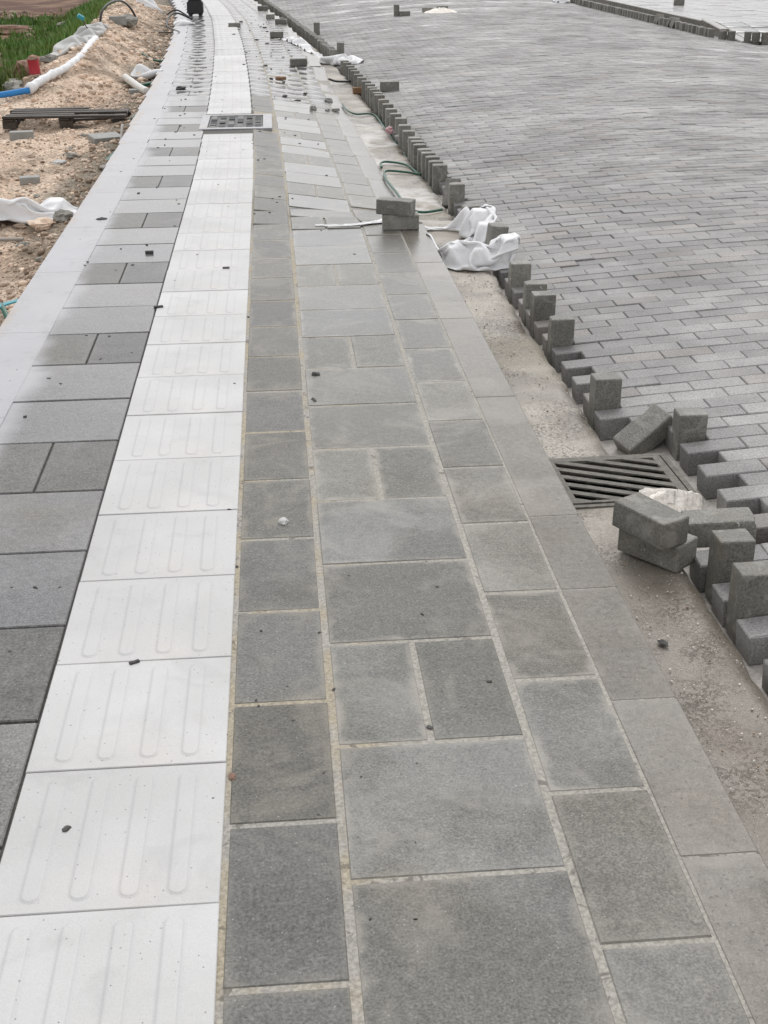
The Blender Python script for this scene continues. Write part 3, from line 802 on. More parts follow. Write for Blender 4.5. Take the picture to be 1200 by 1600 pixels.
# stack of two on the pavement
brick(Matrix.Translation((.670, 6.885, .001)) @ Matrix.Rotation(rad(-2), 4, 'Z'), 'lower brick of the stack standing on the pavement over the white ribbon', 'brick stack on the pavement')
brick(Matrix.Translation((.643, 6.875, .0815)) @ Matrix.Rotation(rad(-20), 4, 'Z') @ Matrix.Rotation(rad(1.5), 4, 'Y'), 'upper brick of the stack standing on the pavement, turned askew', 'brick stack on the pavement')
# bricks wrapped by the sheet
upright(1.075, 7.30, 'upright brick whose edge shows in the upper loop of the white sheet', None, rot=.15)
upright(1.10, 6.60, 'tilted upright brick poking out of the middle of the white sheet', None, rot=.12, tilt=(.06, .10), base=-.135)
# the pair just beyond the sheet
upright(1.09, 7.985, 'upright brick just behind the white sheet, beside a leaning one', None)
brick(Matrix.Translation((1.145, 8.28, -.16)) @ Matrix.Rotation(rad(70), 4, 'Z') @ Matrix.Rotation(rad(-50), 4, 'Y') @ Matrix.Translation((.05, 0, 0)), 'leaning brick behind the white sheet, first before the long upright row')
GR2 = 'long row of upright bricks along the green hose'
TOPS = [(1.07, 8.68), (1.06, 8.83), (1.06, 9.02), (1.05, 9.19), (1.04, 9.35), (1.03, 9.57), (1.03, 9.73), (1.03, 9.91), (1.02, 10.26), (1.02, 10.58), (1.03, 10.99), (1.01, 11.28), (1.0, 11.59), (1.0, 11.93), (.99, 12.27), (.98, 12.62), (.98, 12.81), (.97, 13.09), (.96, 13.28), (.96, 13.55), (.94, 13.83), (.92, 14.19), (.90, 14.5), (.89, 14.89), (.88, 15.16), (.87, 15.44), (.86, 15.84), (.84, 16.07)]
for i, (x, y) in enumerate(TOPS):
    upright(x, y, ordinal(i+1)+' brick of the long upright row beside the green hose, counted from its near end', GR2, base=-.172)
GR3 = 'distant upright bricks along the curving road edge'
y = 17.55; n3 = 0
while y < 36:
    n3 += 1
    upright(redge(y)-.01+rng.uniform(-.015, .015), y, ordinal(n3)+' small upright brick of the far row along the curving road edge', GR3, base=-.172); y += rng.uniform(.19, .235)
upright(.90, 18.1, 'dark upright brick standing alone on the road behind the far white sheet', None, base=rz(.9)-.02)
upright(.72, 22.0, 'upright brick standing alone beside the farthest part of the left row', None, base=rz(.72))
brick(Matrix.Translation((1.235, 13.86, rz(1.22))) @ Matrix.Rotation(rad(2), 4, 'Z') @ Matrix.Rotation(rad(90), 4, 'X') @ Matrix.Translation((0, .05, -.04)), 'brick lying on its side on the road next to the upright row')
for (x, y, rz_, l, s_) in ((.10, 20.1, 2, 'brick lying on the far pavement before the dark wet patches', 0), (.33, 16.05, 8, 'brick lying askew on the far pavement near the white ribbon', 0), (-.12, 26.8, -6, 'brick lying on the far pavement near the black post, right of the tiles', 0),
                        (.02, 24.2, 70, 'brick seen end on, on the far pavement left of the kerb', 0), (.17, 24.9, 10, 'brick lying flat by the far kerb, beside one seen end on', 0), (.20, 22.9, -15, 'flat brick behind the wet patches, nearest the far kerb', 0)):
    brick(Matrix.Translation((x, y, floor_z(x, y)+.001)) @ Matrix.Rotation(rad(rz_), 4, 'Z'), l)
brick(Matrix.Translation((-.58, 22.4, .004)) @ Matrix.Rotation(rad(4), 4, 'Z') @ Matrix.Scale(.7, 4, (0, 0, 1)), 'thin brick lying across the white tiles near the black post')
# bricks round the sand heap on the road
for (x, y, a, l, u_) in ((2.28, 24.6, 5, 'upright brick at the left end of the distant sand heap', 1), (2.47, 24.6, 12, 'dark brick lying left of the distant sand heap', 0), (2.98, 25.3, 4, 'middle brick beside the distant sand heap on the road', 0), (3.30, 25.6, 12, 'brick behind the distant sand heap on the road', 0)):
    if u_: upright(x, y, l, None, base=rz(x))
    else: brick(Matrix.Translation((x, y, rz(x)+.002)) @ Matrix.Rotation(rad(a), 4, 'Z'), l)
# the row on the far side of the road
GR4 = 'upright bricks along the far right kerb'
y = 20.2; n4 = 0
while y < 34:
    if 21.9 < y < 22.5 or 22.85 < y < 23.3: y += .1; continue
    x = 6.72+.03*rng.random()-.012*max(0, y-24)
    n4 += 1; upright(x, y, ordinal(n4)+' upright brick from the near end of the row along the far right kerb', GR4, base=rz(x)-.08); y += rng.uniform(.15, .22)
for k, (x, y, a) in enumerate(((6.82, 19.85, .3), (6.93, 19.78, .1), (7.12, 19.6, -.2), (7.22, 19.52, .1), (7.34, 19.45, .1))):
    upright(x, y, ordinal(k+1)+' upright brick of the group rounding the far right kerb corner', GR4, base=rz(6.9)-.07, rot=a)
for k, (x, y) in enumerate(((6.74, 22.05), (6.75, 22.18), (6.74, 22.32), (6.73, 22.95), (6.74, 23.1))):
    brick(Matrix.Translation((x+.05, y, rz(x)+.045)) @ Matrix.Rotation(rad(90), 4, 'Z') @ Matrix.Rotation(rad(38), 4, 'Y'), ordinal(k+1)+' toppled brick, from the near end, in the row along the far right kerb', GR4)
brick(Matrix.Translation((8.0, 25.9, RZ)) @ Matrix.Rotation(rad(3), 4, 'Z') @ Matrix.Rotation(rad(90), 4, 'X') @ Matrix.Translation((0, .05, -.04)), 'dark brick standing on the pale pavement across the road')

# ================================================================== PLASTIC SHEETS
BOXES = []                          # things the sheets hang over: x0, x1, y0, y1, top
def drape(pts, nu, nv, wide=1.6, long=1.12, steps=110, seed=0, boxes=()):
    """a thin sheet laid loosely along a path and left to settle on the ground under gravity"""
    q_ = np.random.default_rng(seed+5); P = np.array(catmull(pts, 24)); d_ = np.r_[0, np.cumsum(np.linalg.norm(np.diff(P[:, :2], axis=0), axis=1))]
    sarr = np.linspace(0, d_[-1], nu); C = np.stack([np.interp(sarr, d_, P[:, k]) for k in range(4)], 1)
    T = np.gradient(C[:, :2], axis=0); T /= np.linalg.norm(T, axis=1)[:, None]+1e-9; N = np.stack([-T[:, 1], T[:, 0]], 1)
    qv = np.linspace(-1, 1, nv); X = np.zeros((nu, nv, 3)); hw_ = np.maximum(C[:, 2], .008)
    x0, x1 = C[:, 0].min()-.6, C[:, 0].max()+.6; y0, y1 = C[:, 1].min()-.6, C[:, 1].max()+.6
    gn = 90; GX = np.linspace(x0, x1, gn); GY = np.linspace(y0, y1, gn); H = np.array([[floor_z(a, b) for b in GY] for a in GX])
    hb = [b for b in boxes]
    def fl(x, y):
        fx = np.clip((x-x0)/(x1-x0)*(gn-1), 0, gn-1.001); fy = np.clip((y-y0)/(y1-y0)*(gn-1), 0, gn-1.001); i_ = fx.astype(int); j_ = fy.astype(int); a = fx-i_; b = fy-j_
        h = H[i_, j_]*(1-a)*(1-b)+H[i_+1, j_]*a*(1-b)+H[i_, j_+1]*(1-a)*b+H[i_+1, j_+1]*a*b
        for (a0, a1, b0, b1, t_) in hb: h = np.where((x > a0) & (x < a1) & (y > b0) & (y < b1), np.maximum(h, t_), h)
        return h
    ph = q_.uniform(0, 6.28, 4)
    for k in range(nu):
        s_ = sarr[k]; lat = qv*hw_[k]
        wob = .25*hw_[k]*np.array([vnoise(s_*6, a*2.2, seed+3) for a in qv])
        X[k, :, 0] = C[k, 0]+N[k, 0]*(lat+wob)+T[k, 0]*wob; X[k, :, 1] = C[k, 1]+N[k, 1]*(lat+wob)+T[k, 1]*wob
        bulge = np.array([.62+.5*vnoise(s_*7+a, a*3.1, seed)+.30*math.sin(a*5+ph[0]+3*vnoise(s_*4, 0, seed+9)) for a in qv])
        X[k, :, 2] = fl(X[k, :, 0], X[k, :, 1])+.008+C[k, 3]*np.maximum(0, 1-np.abs(qv)**3)*np.maximum(.08, bulge)
    V0 = X.copy(); du = sarr[1]-sarr[0]; Lu = np.full((nu-1, nv), du*long); Lv = np.repeat((2*hw_/(nv-1)*wide)[:, None], nv-1, 1)
    Ld = np.sqrt(Lu[:, :-1]**2+Lv[:-1]**2)
    vel = np.zeros_like(X); dt = .012
    def proj(A, B, L, k):
        d__ = B-A; l = np.linalg.norm(d__, axis=-1)+1e-9; c_ = (k*.5*(l-L)/l)[..., None]*d__; A += c_; B -= c_
    for st in range(steps):
        old = X.copy(); vel[..., 2] -= 9.8*dt*.5; vel *= .93; X += vel*dt
        for it in range(7):
            for o_ in (0, 1):
                proj(X[o_:-1:2], X[o_+1::2], Lu[o_::2], .9); proj(X[:, o_:-1:2], X[:, o_+1::2], Lv[:, o_::2], .9)
                proj(X[o_:-1:2, :-1], X[o_+1::2, 1:], Ld[o_::2], .45); proj(X[o_:-1:2, 1:], X[o_+1::2, :-1], Ld[o_::2], .45)
            for o_ in (0, 1, 2, 3):
                a_ = X[o_:-2:4]; b_ = X[o_+2::4][:len(a_)]; proj(a_[:len(b_)], b_, (Lu[o_:-1:4]*2)[:len(b_)], .10)
                a_ = X[:, o_:-2:4]; b_ = X[:, o_+2::4][:, :a_.shape[1]]; proj(a_[:, :b_.shape[1]], b_, (Lv[:, o_:-1:4]*2)[:, :b_.shape[1]], .14)
            f_ = fl(X[..., 0], X[..., 1])+.004; hit = X[..., 2] < f_; X[..., 2] = np.where(hit, f_, X[..., 2])
            X[..., :2] = np.where(hit[..., None], old[..., :2]*.6+X[..., :2]*.4, X[..., :2])
        vel = np.clip((X-old)/dt, -1.5, 1.5)
    I_ = np.arange(nu*nv).reshape(nu, nv); F_ = np.stack([I_[:-1, :-1], I_[:-1, 1:], I_[1:, 1:], I_[1:, :-1]], -1).reshape(-1, 4)
    return X.reshape(-1, 3), F_
def sheet(name, strokes, label, cat, mat, seed=0, res=.016, wide=1.7, long=1.12, steps=55, boxes=(), **kw):
    VV = []; FF = []; b = 0
    for si, st in enumerate(strokes):
        Lp = sum(math.hypot(p[0]-q[0], p[1]-q[1]) for p, q in zip(st, st[1:])); wm = max(p[2] for p in st)
        V, F = drape(st, max(8, int(Lp/res)), max(8, int(2*wm*1.4/res)), wide, long, steps, seed+si*3, boxes)
        VV.append(V); FF.append(F+b); b += len(V)
    o = obj(name, np_mesh(name, np.concatenate(VV), np.concatenate(FF)), mat); o.data.polygons.foreach_set('use_smooth', [True]*len(o.data.polygons))
    md = o.modifiers.new('smooth', 'SUBSURF'); md.levels = 1; md.render_levels = 1
    md = o.modifiers.new('thickness', 'SOLIDIFY'); md.thickness = .0015; md.offset = 0
    tag(o, label, cat); return o
sheet('plastic_sheet', [
    [(.22, 7.00, .012, .012), (.36, 6.98, .03, .03), (.50, 7.03, .04, .04), (.60, 7.10, .05, .06), (.74, 7.26, .06, .09), (.90, 7.32, .07, .12), (1.00, 7.30, .08, .18), (1.09, 7.22, .12, .32), (1.16, 7.06, .15, .34), (1.15, 6.90, .15, .28), (1.06, 6.80, .14, .22), (.98, 6.74, .12, .16), (.93, 6.70, .05, .07)],
    [(.80, 6.84, .03, .18), (.84, 6.66, .10, .22), (.90, 6.48, .16, .24), (1.00, 6.37, .18, .24), (1.10, 6.33, .19, .26), (1.19, 6.32, .19, .28), (1.26, 6.32, .14, .2), (1.29, 6.32, .05, .05)]],
    'crumpled white plastic sheet bunched over bricks at the kerb, tail under the brick stack', 'plastic sheet', M_SHEET, seed=2, res=.013, steps=85, wide=1.5, boxes=[(1.07, 1.18, 7.24, 7.34, .03), (1.09, 1.2, 6.98, 7.08, .06), (1.10, 1.19, 6.82, 6.9, .02), (.88, .95, 6.42, 6.52, -.01), (1.0, 1.07, 6.34, 6.42, .0), (1.15, 1.22, 6.30, 6.40, .05)])
sheet('plastic_sheet', [
    [(.22, 19.6, .07, .03), (.36, 19.3, .12, .05), (.50, 18.5, .12, .06), (.60, 17.6, .11, .06), (.72, 17.1, .12, .08), (.86, 17.05, .16, .2), (.98, 17.0, .2, .24), (1.06, 16.8, .14, .12)]],
    'distant white plastic sheet trailing from the pavement over the upright row', 'plastic sheet', M_SHEET, seed=21, res=0.03)
sheet('plastic_sheet', [
    [(-2.6, 8.15, .22, .26), (-2.1, 8.15, .26, .36), (-1.85, 8.10, .28, .42), (-1.62, 8.10, .25, .26), (-1.42, 8.20, .21, .20), (-1.28, 8.30, .14, .12), (-1.19, 8.36, .05, .05)]],
    'white plastic sheet bunched on the soil against the left pavement edge', 'plastic sheet', M_SHEET, seed=33, res=0.016, steps=60, boxes=[(-1.95, -1.8, 8.0, 8.2, .03), (-2.2, -2.1, 8.0, 8.2, .02), (-1.65, -1.55, 8.0, 8.15, -.04), (-1.45, -1.36, 8.15, 8.3, -.06)])
sheet('plastic_bag', [
    [(-1.64, 15.5, .05, .08), (-1.54, 15.45, .17, .17), (-1.42, 15.5, .18, .17), (-1.31, 15.6, .07, .08)]],
    'small white plastic bag on the rubble beside the pavement edge', 'plastic bag', M_SACK, seed=41, res=0.025)
sheet('plastic_sheet', [
    [(-2.44, 15.3, .05, .06), (-2.41, 15.6, .12, .16), (-2.36, 16.2, .13, .18), (-2.33, 16.9, .15, .20), (-2.32, 17.7, .15, .20), (-2.33, 18.5, .12, .14), (-2.33, 19.0, .05, .06)]],
    'grey white sheet lying along the top of the rubble heap by the grass', 'plastic sheet', M_SHEETG, seed=51, res=0.03)
sheet('plastic_bag', [
    [(-2.5, 26.2, .12, .12), (-2.35, 26.1, .28, .24), (-2.2, 26.3, .22, .18), (-2.05, 26.4, .1, .1)]],
    'pale plastic bag on the far end of the rubble heap', 'plastic bag', M_SACK, seed=61, res=0.035)
sheet('plastic_bag', [
    [(-1.62, 23.0, .08, .08), (-1.52, 22.95, .16, .14), (-1.40, 23.0, .14, .1), (-1.32, 23.1, .06, .05)]],
    'small white bag beside the black cables at the far pavement edge', 'plastic bag', M_SACK, seed=71, res=0.025)
sheet('plastic_bag', [
    [(6.2, 29.3, .1, .1), (6.38, 29.3, .25, .2), (6.52, 29.2, .2, .16)]],
    'white bag at the far end of the upright row across the road', 'plastic bag', M_SACK, seed=81, res=0.035)

# ================================================================== GREEN HOSE
def line3(pts, lift, m=8):
    return [(p[0], p[1], (floor_z(p[0], p[1]) if len(p) < 3 else p[2])+lift) for p in catmull(pts, m)]
g = -.129
hose = [(1.035, 7.92, g), (.90, 7.86, g), (.83, 8.02, g), (.795, 8.5, g+.01), (.77, 9.0, g+.01), (.80, 9.30, g+.005), (.93, 9.28, g), (1.05, 9.22, g-.01)]
tag(obj('hose', tube('hose', [(p[0], p[1], p[2]+.012) for p in catmull(hose, 10)], .0085), M_GREEN), 'green hose looping over the gutter close behind the white sheet', 'hose')
hose = [(1.05, 9.25, g-.03), (.98, 9.55, g), (.86, 9.72, g), (.79, 9.62, g+.01), (.78, 9.45, g+.005)]
tag(obj('hose', tube('hose', [(p[0], p[1], p[2]+.012) for p in catmull(hose, 10)], .0085), M_GREEN), 'short green hose curve closing the loop on the pale gutter', 'hose')
hose = [(1.055, 8.6, g-.05), (1.05, 9.6, g-.04), (1.02, 10.4, g-.035), (1.0, 11.2, g-.03), (.985, 11.9, g-.02), (.965, 12.35, g-.01), (.9, 12.42, g), (.78, 12.42, g), (.71, 12.65, g+.01), (.695, 13.1, g+.01)]
tag(obj('hose', tube('hose', [(p[0], p[1], p[2]+.012) for p in catmull(hose, 10)], .0085), M_GREEN), 'long green hose lying in the gap along the foot of the upright row', 'hose')
hose = [(.64, 14.9, -.07), (.72, 14.85, -.09), (.84, 14.9, -.1), (.93, 14.95, -.1)]
tag(obj('cable', tube('cable', [(p[0], p[1], p[2]+.012) for p in catmull(hose, 8)], .012), M_CABLE), 'dark cable crossing the gutter at the orange block', 'cable')
# crumpled wrapper
bm = bmesh.new(); bmesh.ops.create_icosphere(bm, subdivisions=3, radius=.035)
for v in bm.verts: v.co *= 1+.5*mnoise.noise(v.co*40); v.co.z *= .8
o = obj('wrapper', from_bm('wrapper', bm), M_PINK); o.location = (.985, 11.05, -.075); tag(o, 'crumpled pink and white wrapper by the upright row', 'wrapper')
M = Matrix.Translation((.93, 14.15, g)) @ Matrix.Rotation(.1, 4, 'Z')
o = obj('wood_block', bevel_block('wood_block', .13, .07, .06, .003, 1), M_ORANGE); o.matrix_world = M; tag(o, 'orange brown block on the gutter beside the upright row', 'block')
o = obj('wood_block', bevel_block('wood_block2', .11, .07, .035, .01, 2, .008, 2), M_ORANGE); o.matrix_world = Matrix.Translation((.10, 14.75, floor_z(.1, 14.75))) @ Matrix.Rotation(.3, 4, 'Z'); tag(o, 'orange brown lump lying on the far pavement', 'block')

# ================================================================== ROCKS
def rock_mesh(name, seed, sub=2, flat=.7, ang=.45):
    bm = bmesh.new(); bmesh.ops.create_icosphere(bm, subdivisions=sub, radius=1)
    for v in bm.verts:
        n = v.co.normalized(); d_ = 1+ang*mnoise.noise(n*1.3+Vector((seed*5.1, 0, 0)))+.22*mnoise.noise(n*3.1+Vector((0, seed*3.3, 0)))
        v.co = n*d_; v.co.z *= flat
    return from_bm(name, bm)
rocks = [rock_mesh('rock_%d' % i, i, 3 if i < 6 else 2) for i in range(10)]
def rock(x, y, s, mat, label, cat='rock', z=None, name='rock', scl=(1, 1, 1), rot=None, seed=None, group=None):
    k = rng.randrange(6) if seed is None else seed
    me = rocks[k].copy(); me.materials.append(mat); o = obj(name, me)
    o.location = (x, y, (floor_z(x, y) if z is None else z)+s*scl[2]*.32); o.scale = (s*scl[0], s*scl[1], s*scl[2]); o.rotation_euler = (0, 0, rng.uniform(0, 6.28) if rot is None else rot)
    return tag(o, label, cat, group)
rock(-2.72, 14.9, .13, M_ROCKR, 'big red brown rock at the grass behind the red can', scl=(1, .9, 1.3))
rock(-2.66, 15.5, .15, M_ROCKR, 'flat brown rock half covered by grass behind the red can', scl=(1.2, .8, .8))
rock(-2.76, 14.45, .13, M_ROCKG, 'large grey boulder above the blue pipe at the left edge', scl=(1.1, .9, .8))
rock(-2.47, 15.1, .085, M_ROCKG, 'grey boulder right of the red can, before the grey sheet', scl=(1.1, .9, .8))
rock(-2.93, 14.25, .08, M_ROCKG, 'pale grey rock at the left edge beside dark weeds', scl=(1.2, .9, .7))
rock(-2.10, 20.0, .20, M_ROCKG, 'grey rock on the heap under the black hoop', scl=(1.5, .8, .6))
rock(-1.33, 8.02, .06, M_ROCKG, 'grey stone under the bunched white sheet at the pavement edge', scl=(1.3, 1, .8))
rock(-1.45, 7.9, .07, M_RUBBLE, 'cream stone before the bunched white sheet', scl=(1.2, 1, .7))
rock(-1.60, 6.95, .055, M_ROCKG, 'grey stone by the thin board at the left edge', scl=(1.2, 1, .8))
rock(-1.40, 6.05, .05, M_ROCKR, 'brown lump of earth at the left edge below the boards', scl=(1.2, 1, .9))
rock(-1.20, 5.42, .05, M_ROCKG, 'grey stone wedged under the pavement edge beside the green strap', scl=(1.0, 1.1, .8))
rock(-1.25, 9.75, .055, M_ROCKG, 'pale grey stone chip by the pavement edge above the white sheet', scl=(1.3, .9, .6))
rock(-1.7, 10.3, .05, M_CRUMBP, 'white stone lying alone on the soil behind the left sheet', scl=(1.3, .9, .6))

# rubble: too many to count
def scatter(name, n, region, smin, smax, mat, tmpl_n=4, sub=1, keep=None):
    T = []
    for i in range(tmpl_n):
        me = rock_mesh('t', 20+i, sub, .65, .5); T.append((np.array([v.co[:] for v in me.vertices]), np.array([list(p.vertices) for p in me.polygons]))); bpy.data.meshes.remove(me)
    VV = []; FF = []; b = 0
    for k in range(n):
        for _ in range(20):
            x, y = region()
            if keep is None or keep(x, y): break
        else: continue
        s = smin*(smax/smin)**(rng.random()**4); a = rng.uniform(0, 6.28); V, F = T[k % tmpl_n]
        c, s_ = math.cos(a), math.sin(a); z = floor_z(x, y)+s*.25; sx = rng.uniform(.75, 1.3)
        P = np.stack([x+s*(c*V[:, 0]*sx-s_*V[:, 1]), y+s*(s_*V[:, 0]*sx+c*V[:, 1]), z+s*V[:, 2]], 1)
        VV.append(P); FF.append(F+b); b += len(V)
    return obj(name, np_mesh(name, np.concatenate(VV), np.concatenate(FF)), mat)
def reg_near():
    y = rng.uniform(4.6, 14); return tac(y)+LEFT-.03-abs(rng.gauss(0, .75)), y
def reg_heap():
    y = rng.uniform(12.5, 30); return tac(y)+LEFT-.02-rng.random()*2.0, y
def reg_edge():
    y = rng.uniform(6.5, 24); return tac(y)+LEFT-.02-abs(rng.gauss(0, .16)), y
stuff(scatter('rubble', 6500, reg_near, .003, .022, M_RUBBLE), 'cream limestone rubble strewn over the bare soil', 'rubble')
stuff(scatter('rubble', 9000, reg_heap, .008, .045, M_RUBBLE), 'heap of pale rubble along the far left of the pavement', 'rubble')
stuff(scatter('rubble', 1300, lambda: (rng.uniform(-7.5, -2.9), rng.uniform(17, 36)), .02, .11, M_RUBBLED), 'brown stones strewn over the red earth beyond the heap', 'rubble')
for k in range(34):
    y = rng.uniform(5.2, 14.5); x = tac(y)+LEFT-.05-abs(rng.gauss(0, .55))
    rock(x, y, rng.uniform(.02, .045), rng.choice((M_ROCKG, M_RUB1, M_RUB1)), 'loose stone lying on the bare soil left of the pavement', group='loose stones on the soil', scl=(1.2, .9, .7))
stuff(scatter('grit', 3500, reg_near, .004, .018, M_RUBBLED), 'brown grit mixed into the bare soil', 'grit')
stuff(scatter('grit', 1500, reg_edge, .006, .035, M_RUBBLED), 'dark grit washed along the left pavement edge', 'grit')
def reg_sand():
    y = rng.gauss(3.33, .09); return 1.235+rng.gauss(0, .05), y
def sandpile(name, cx_, cy_, r, h, zf, label, sx=1., rot=0.):
    V = []; F = []; nr, na = 10, 30
    for i in range(nr+1):
        for k in range(na):
            a = 2*math.pi*k/na; t = i/nr; rr = r*t*(1+.28*fbm(math.cos(a)*1.6+cx_*3, math.sin(a)*1.6, 5, 3))
            px, py = rr*math.cos(a)*sx, rr*math.sin(a); x = cx_+px*math.cos(rot)-py*math.sin(rot); y = cy_+px*math.sin(rot)+py*math.cos(rot)
            V.append((x, y, zf(x, y)+h*(1-t*t)*(1+.5*fbm(x*30, y*30, 3, 3))-.004*t))
    for i in range(nr):
        for k in range(na): j = (k+1) % na; F.append((i*na+k, i*na+j, (i+1)*na+j, (i+1)*na+k))
    return tag(obj(name, mesh(name, V, F, True), M_SAND), label, 'sand')
sandpile('sand_pile', 1.20, 3.375, .115, .05, lambda x, y: -.17 if x > 1.265 or y < 3.42 else -.103, 'white sand spilled between the drain grate and the lying brick')
sandpile('sand_pile', 1.17, 3.475, .06, .014, lambda x, y: -.101, 'small white sand smear on the near corner of the drain grate', 1.5, -.2)
sandpile('sand_pile', 3.2, 25.1, .26, .07, lambda x, y: rz(x), 'small heap of white sand on the distant road', 1.2)
stuff(scatter('grit', 900, lambda: (rng.uniform(.84, 1.08), rng.uniform(1.8, 7.0)), .001, .0048, M_RUBBLED, keep=lambda x, y: not 3.35 < y < 3.87), 'brown grains scattered over the gutter', 'grit')
stuff(scatter('grit', 1000, lambda: (rng.uniform(.85, 1.07), rng.uniform(1.8, 6.2)), .0012, .0042, M_SAND, keep=lambda x, y: not 3.35 < y < 3.87), 'white grains scattered over the gutter', 'grit')

# dark crumbs on the pavement
CR = [(232, 975), (463, 808)]
chip_mesh = [bevel_block('chip_%d' % i, 2., 2., 1.6, .18, 1, .16, 1, i+3) for i in range(3)]
def crumb(x, y, s, label, mat=M_CRUMB, scl=(1.3, .8, .55), rot=None, group=None):
    if scl[0] >= 1.5:
        me = chip_mesh[rng.randrange(3)].copy(); me.materials.append(mat); o = obj('crumb', me); o.location = (x, y, floor_z(x, y)); o.scale = (s*scl[0]*.8, s*scl[1]*.8, s*scl[2]); o.rotation_euler = (0, 0, rng.uniform(-.5, .5))
        return tag(o, label, 'crumb', group)
    return rock(x, y, s, mat, label, 'crumb', None, 'crumb', scl, rot, group=group)
crumb(-.365, 2.47, .0085, 'black chip lying on the third white tile from the front', scl=(1.7, .7, .5), rot=0)
crumb(-.02, 3.18, .015, 'pale grey stone on the rough slab beside the white tiles', M_CRUMBP, (1.1, .9, .8))
crumb(.115, 4.44, .014, 'dark lump at the corner of a smooth grey slab', scl=(1, 1, .8))
crumb(.10, 4.17, .012, 'dark twig like crumb at the left edge of a smooth slab', scl=(.5, 1.6, .5), rot=.3)
crumb(-.535, 5.42, .015, 'flat black chip on the joint left of the white tiles', scl=(1.7, .6, .4), rot=0)
crumb(-.66, 6.45, .016, 'dark chip on the smooth slab left of the white tiles', scl=(1.6, .8, .5), rot=0)
crumb(-.26, 6.08, .013, 'black chip on the white tiles level with the far end of the sheet', scl=(1.6, .8, .5), rot=.1)
crumb(.905, 2.61, .012, 'small dark chip on the gutter before the brick stack', scl=(1.3, .9, .5))
crumb(-.435, 1.90, .008, 'dark pebble at the left of the nearest whole white tile')
crumb(-.135, 2.03, .008, 'reddish brown leaf scrap in the joint beside the white tiles', M_ROCKR, (.8, 1.5, .5), .3)
crumb(.27, 2.16, .006, 'small dark crumb on the joint above the dark square slab')
crumb(.42, 2.32, .005, 'small dark crumb at the right edge of a paired slab')
crumb(-.30, 1.99, .006, 'flat dark flake on the joint between the two front tiles', scl=(1.8, .6, .3), rot=.1)
crumb(-1.0, 7.3, .022, 'dark crumb lying alone on the pale edging strip')
crumb(-.93, 13.6, .05, 'dark clod on the far edging strip', scl=(1.2, .9, .6))
crumb(.38, 12.5, .04, 'dark grey stone standing on the far sloping slabs', M_SLABBIT, (1, .8, 1.1))
crumb(.52, 12.55, .03, 'small dark block beside the stone on the far sloping slabs', M_SLABBIT, (1.2, .8, .8))
crumb(.60, 12.6, .03, 'flat dark chip near the far kerb edge', M_SLABBIT, (1.5, .8, .6))
crumb(.57, 13.3, .04, 'rounded grey stone on the gutter edge near the orange block', M_SLABBIT, (1, .9, 1))
for k in range(150):
    y = 2.2+ (rng.random()**1.1)*16; xo = rng.uniform(-.98, .55) if rng.random() < .8 else rng.uniform(-.8, 0)
    p = pmap(xo, y)
    crumb(p.x, y, rng.uniform(.0022, .0052)*(1+.09*y), 'tiny dark crumb scattered on the pavement', group='tiny crumbs on the pavement')
for k in range(34):
    y = rng.uniform(1.5, 3.0); p = pmap(rng.uniform(-.6, .5), y)
    crumb(p.x, y, rng.uniform(.0018, .0035), 'tiny dark crumb scattered on the pavement', group='tiny crumbs on the pavement')
for k in range(26):
    y = rng.uniform(13, 24); p = pmap(rng.uniform(-.1, .8), y)
    crumb(p.x, y, rng.uniform(.012, .03), 'tiny dark crumb scattered on the pavement', group='tiny crumbs on the pavement')

# ================================================================== LEFT SIDE OBJECTS
# black pallet
pal = empty('pallet', (-1.92, 12.45, -.17), rad(1.5)); tag(pal, 'black weathered timber pallet lying on the soil by the pavement', 'pallet')
def pblock(name, sx, sy, sz, x, y, z, rz_=0, parent=None, mat=M_TIMBER):
    o = obj(name, bevel_block(name, sx, sy, sz, .004, 1, .002, 1, int(abs(x*31+y*17)*10)), mat, parent); o.location = (x, y, z); o.rotation_euler = (0, rng.uniform(-.01, .01), rz_); return o
for (bl, bx, yy, zz, a) in ((1.10, .0, -.27, .098, .012), (.62, -.23, -.15, .098, -.03), (1.06, .02, -.02, .099, .02), (.98, -.05, .12, .098, -.025), (.70, -.18, .26, .098, .04), (.46, .30, -.16, .06, .10)):
    pblock('top_board', bl, .085, .022, bx, yy, zz, a, pal)
for xx in (-.50, .0, .50):
    for yy in (-.25, .02, .25): (rng.random() < .88 or yy < 0) and pblock('block', .12, .09, .065, xx+rng.uniform(-.015, .015), yy, .012, rng.uniform(-.1, .1), pal)
    pblock('stringer', .10, .62, .02, xx, .0, .0775, 0, pal)
for yy in (-.26,): pblock('bottom_board', .56, .07, .018, .25, yy, -.004, .03, pal)
def thing_block(name, sx, sy, sz, x, y, rotz, mat, label, cat, z=None, tilt=0, cuts=1, rough=.002):
    o = obj(name, bevel_block(name, sx, sy, sz, .004, 1, rough, cuts), mat); o.location = (x, y, (floor_z(x, y) if z is None else z)); o.rotation_euler = (tilt, 0, rotz); return tag(o, label, cat)
thing_block('brick', .2, .1, .08, -2.20, 11.58, rad(6), M_SLABBIT, 'pale grey brick on the soil in front of the pallet left end', 'brick')
thing_block('broken_slab', .26, .2, .05, -1.46, 11.42, rad(25), M_SLABBIT, 'broken grey slab piece between the pallet and the pavement edge', 'slab', tilt=.08)
thing_block('broken_slab', .20, .12, .05, -1.42, 14.2, rad(4), M_SLABBIT, 'grey brown slab piece under the white pipe', 'slab')
thing_block('broken_slab', .14, .06, .05, -1.75, 9.3, rad(12), M_SLABBIT, 'grey stone offcut lying above the left white sheet', 'slab', tilt=.1)
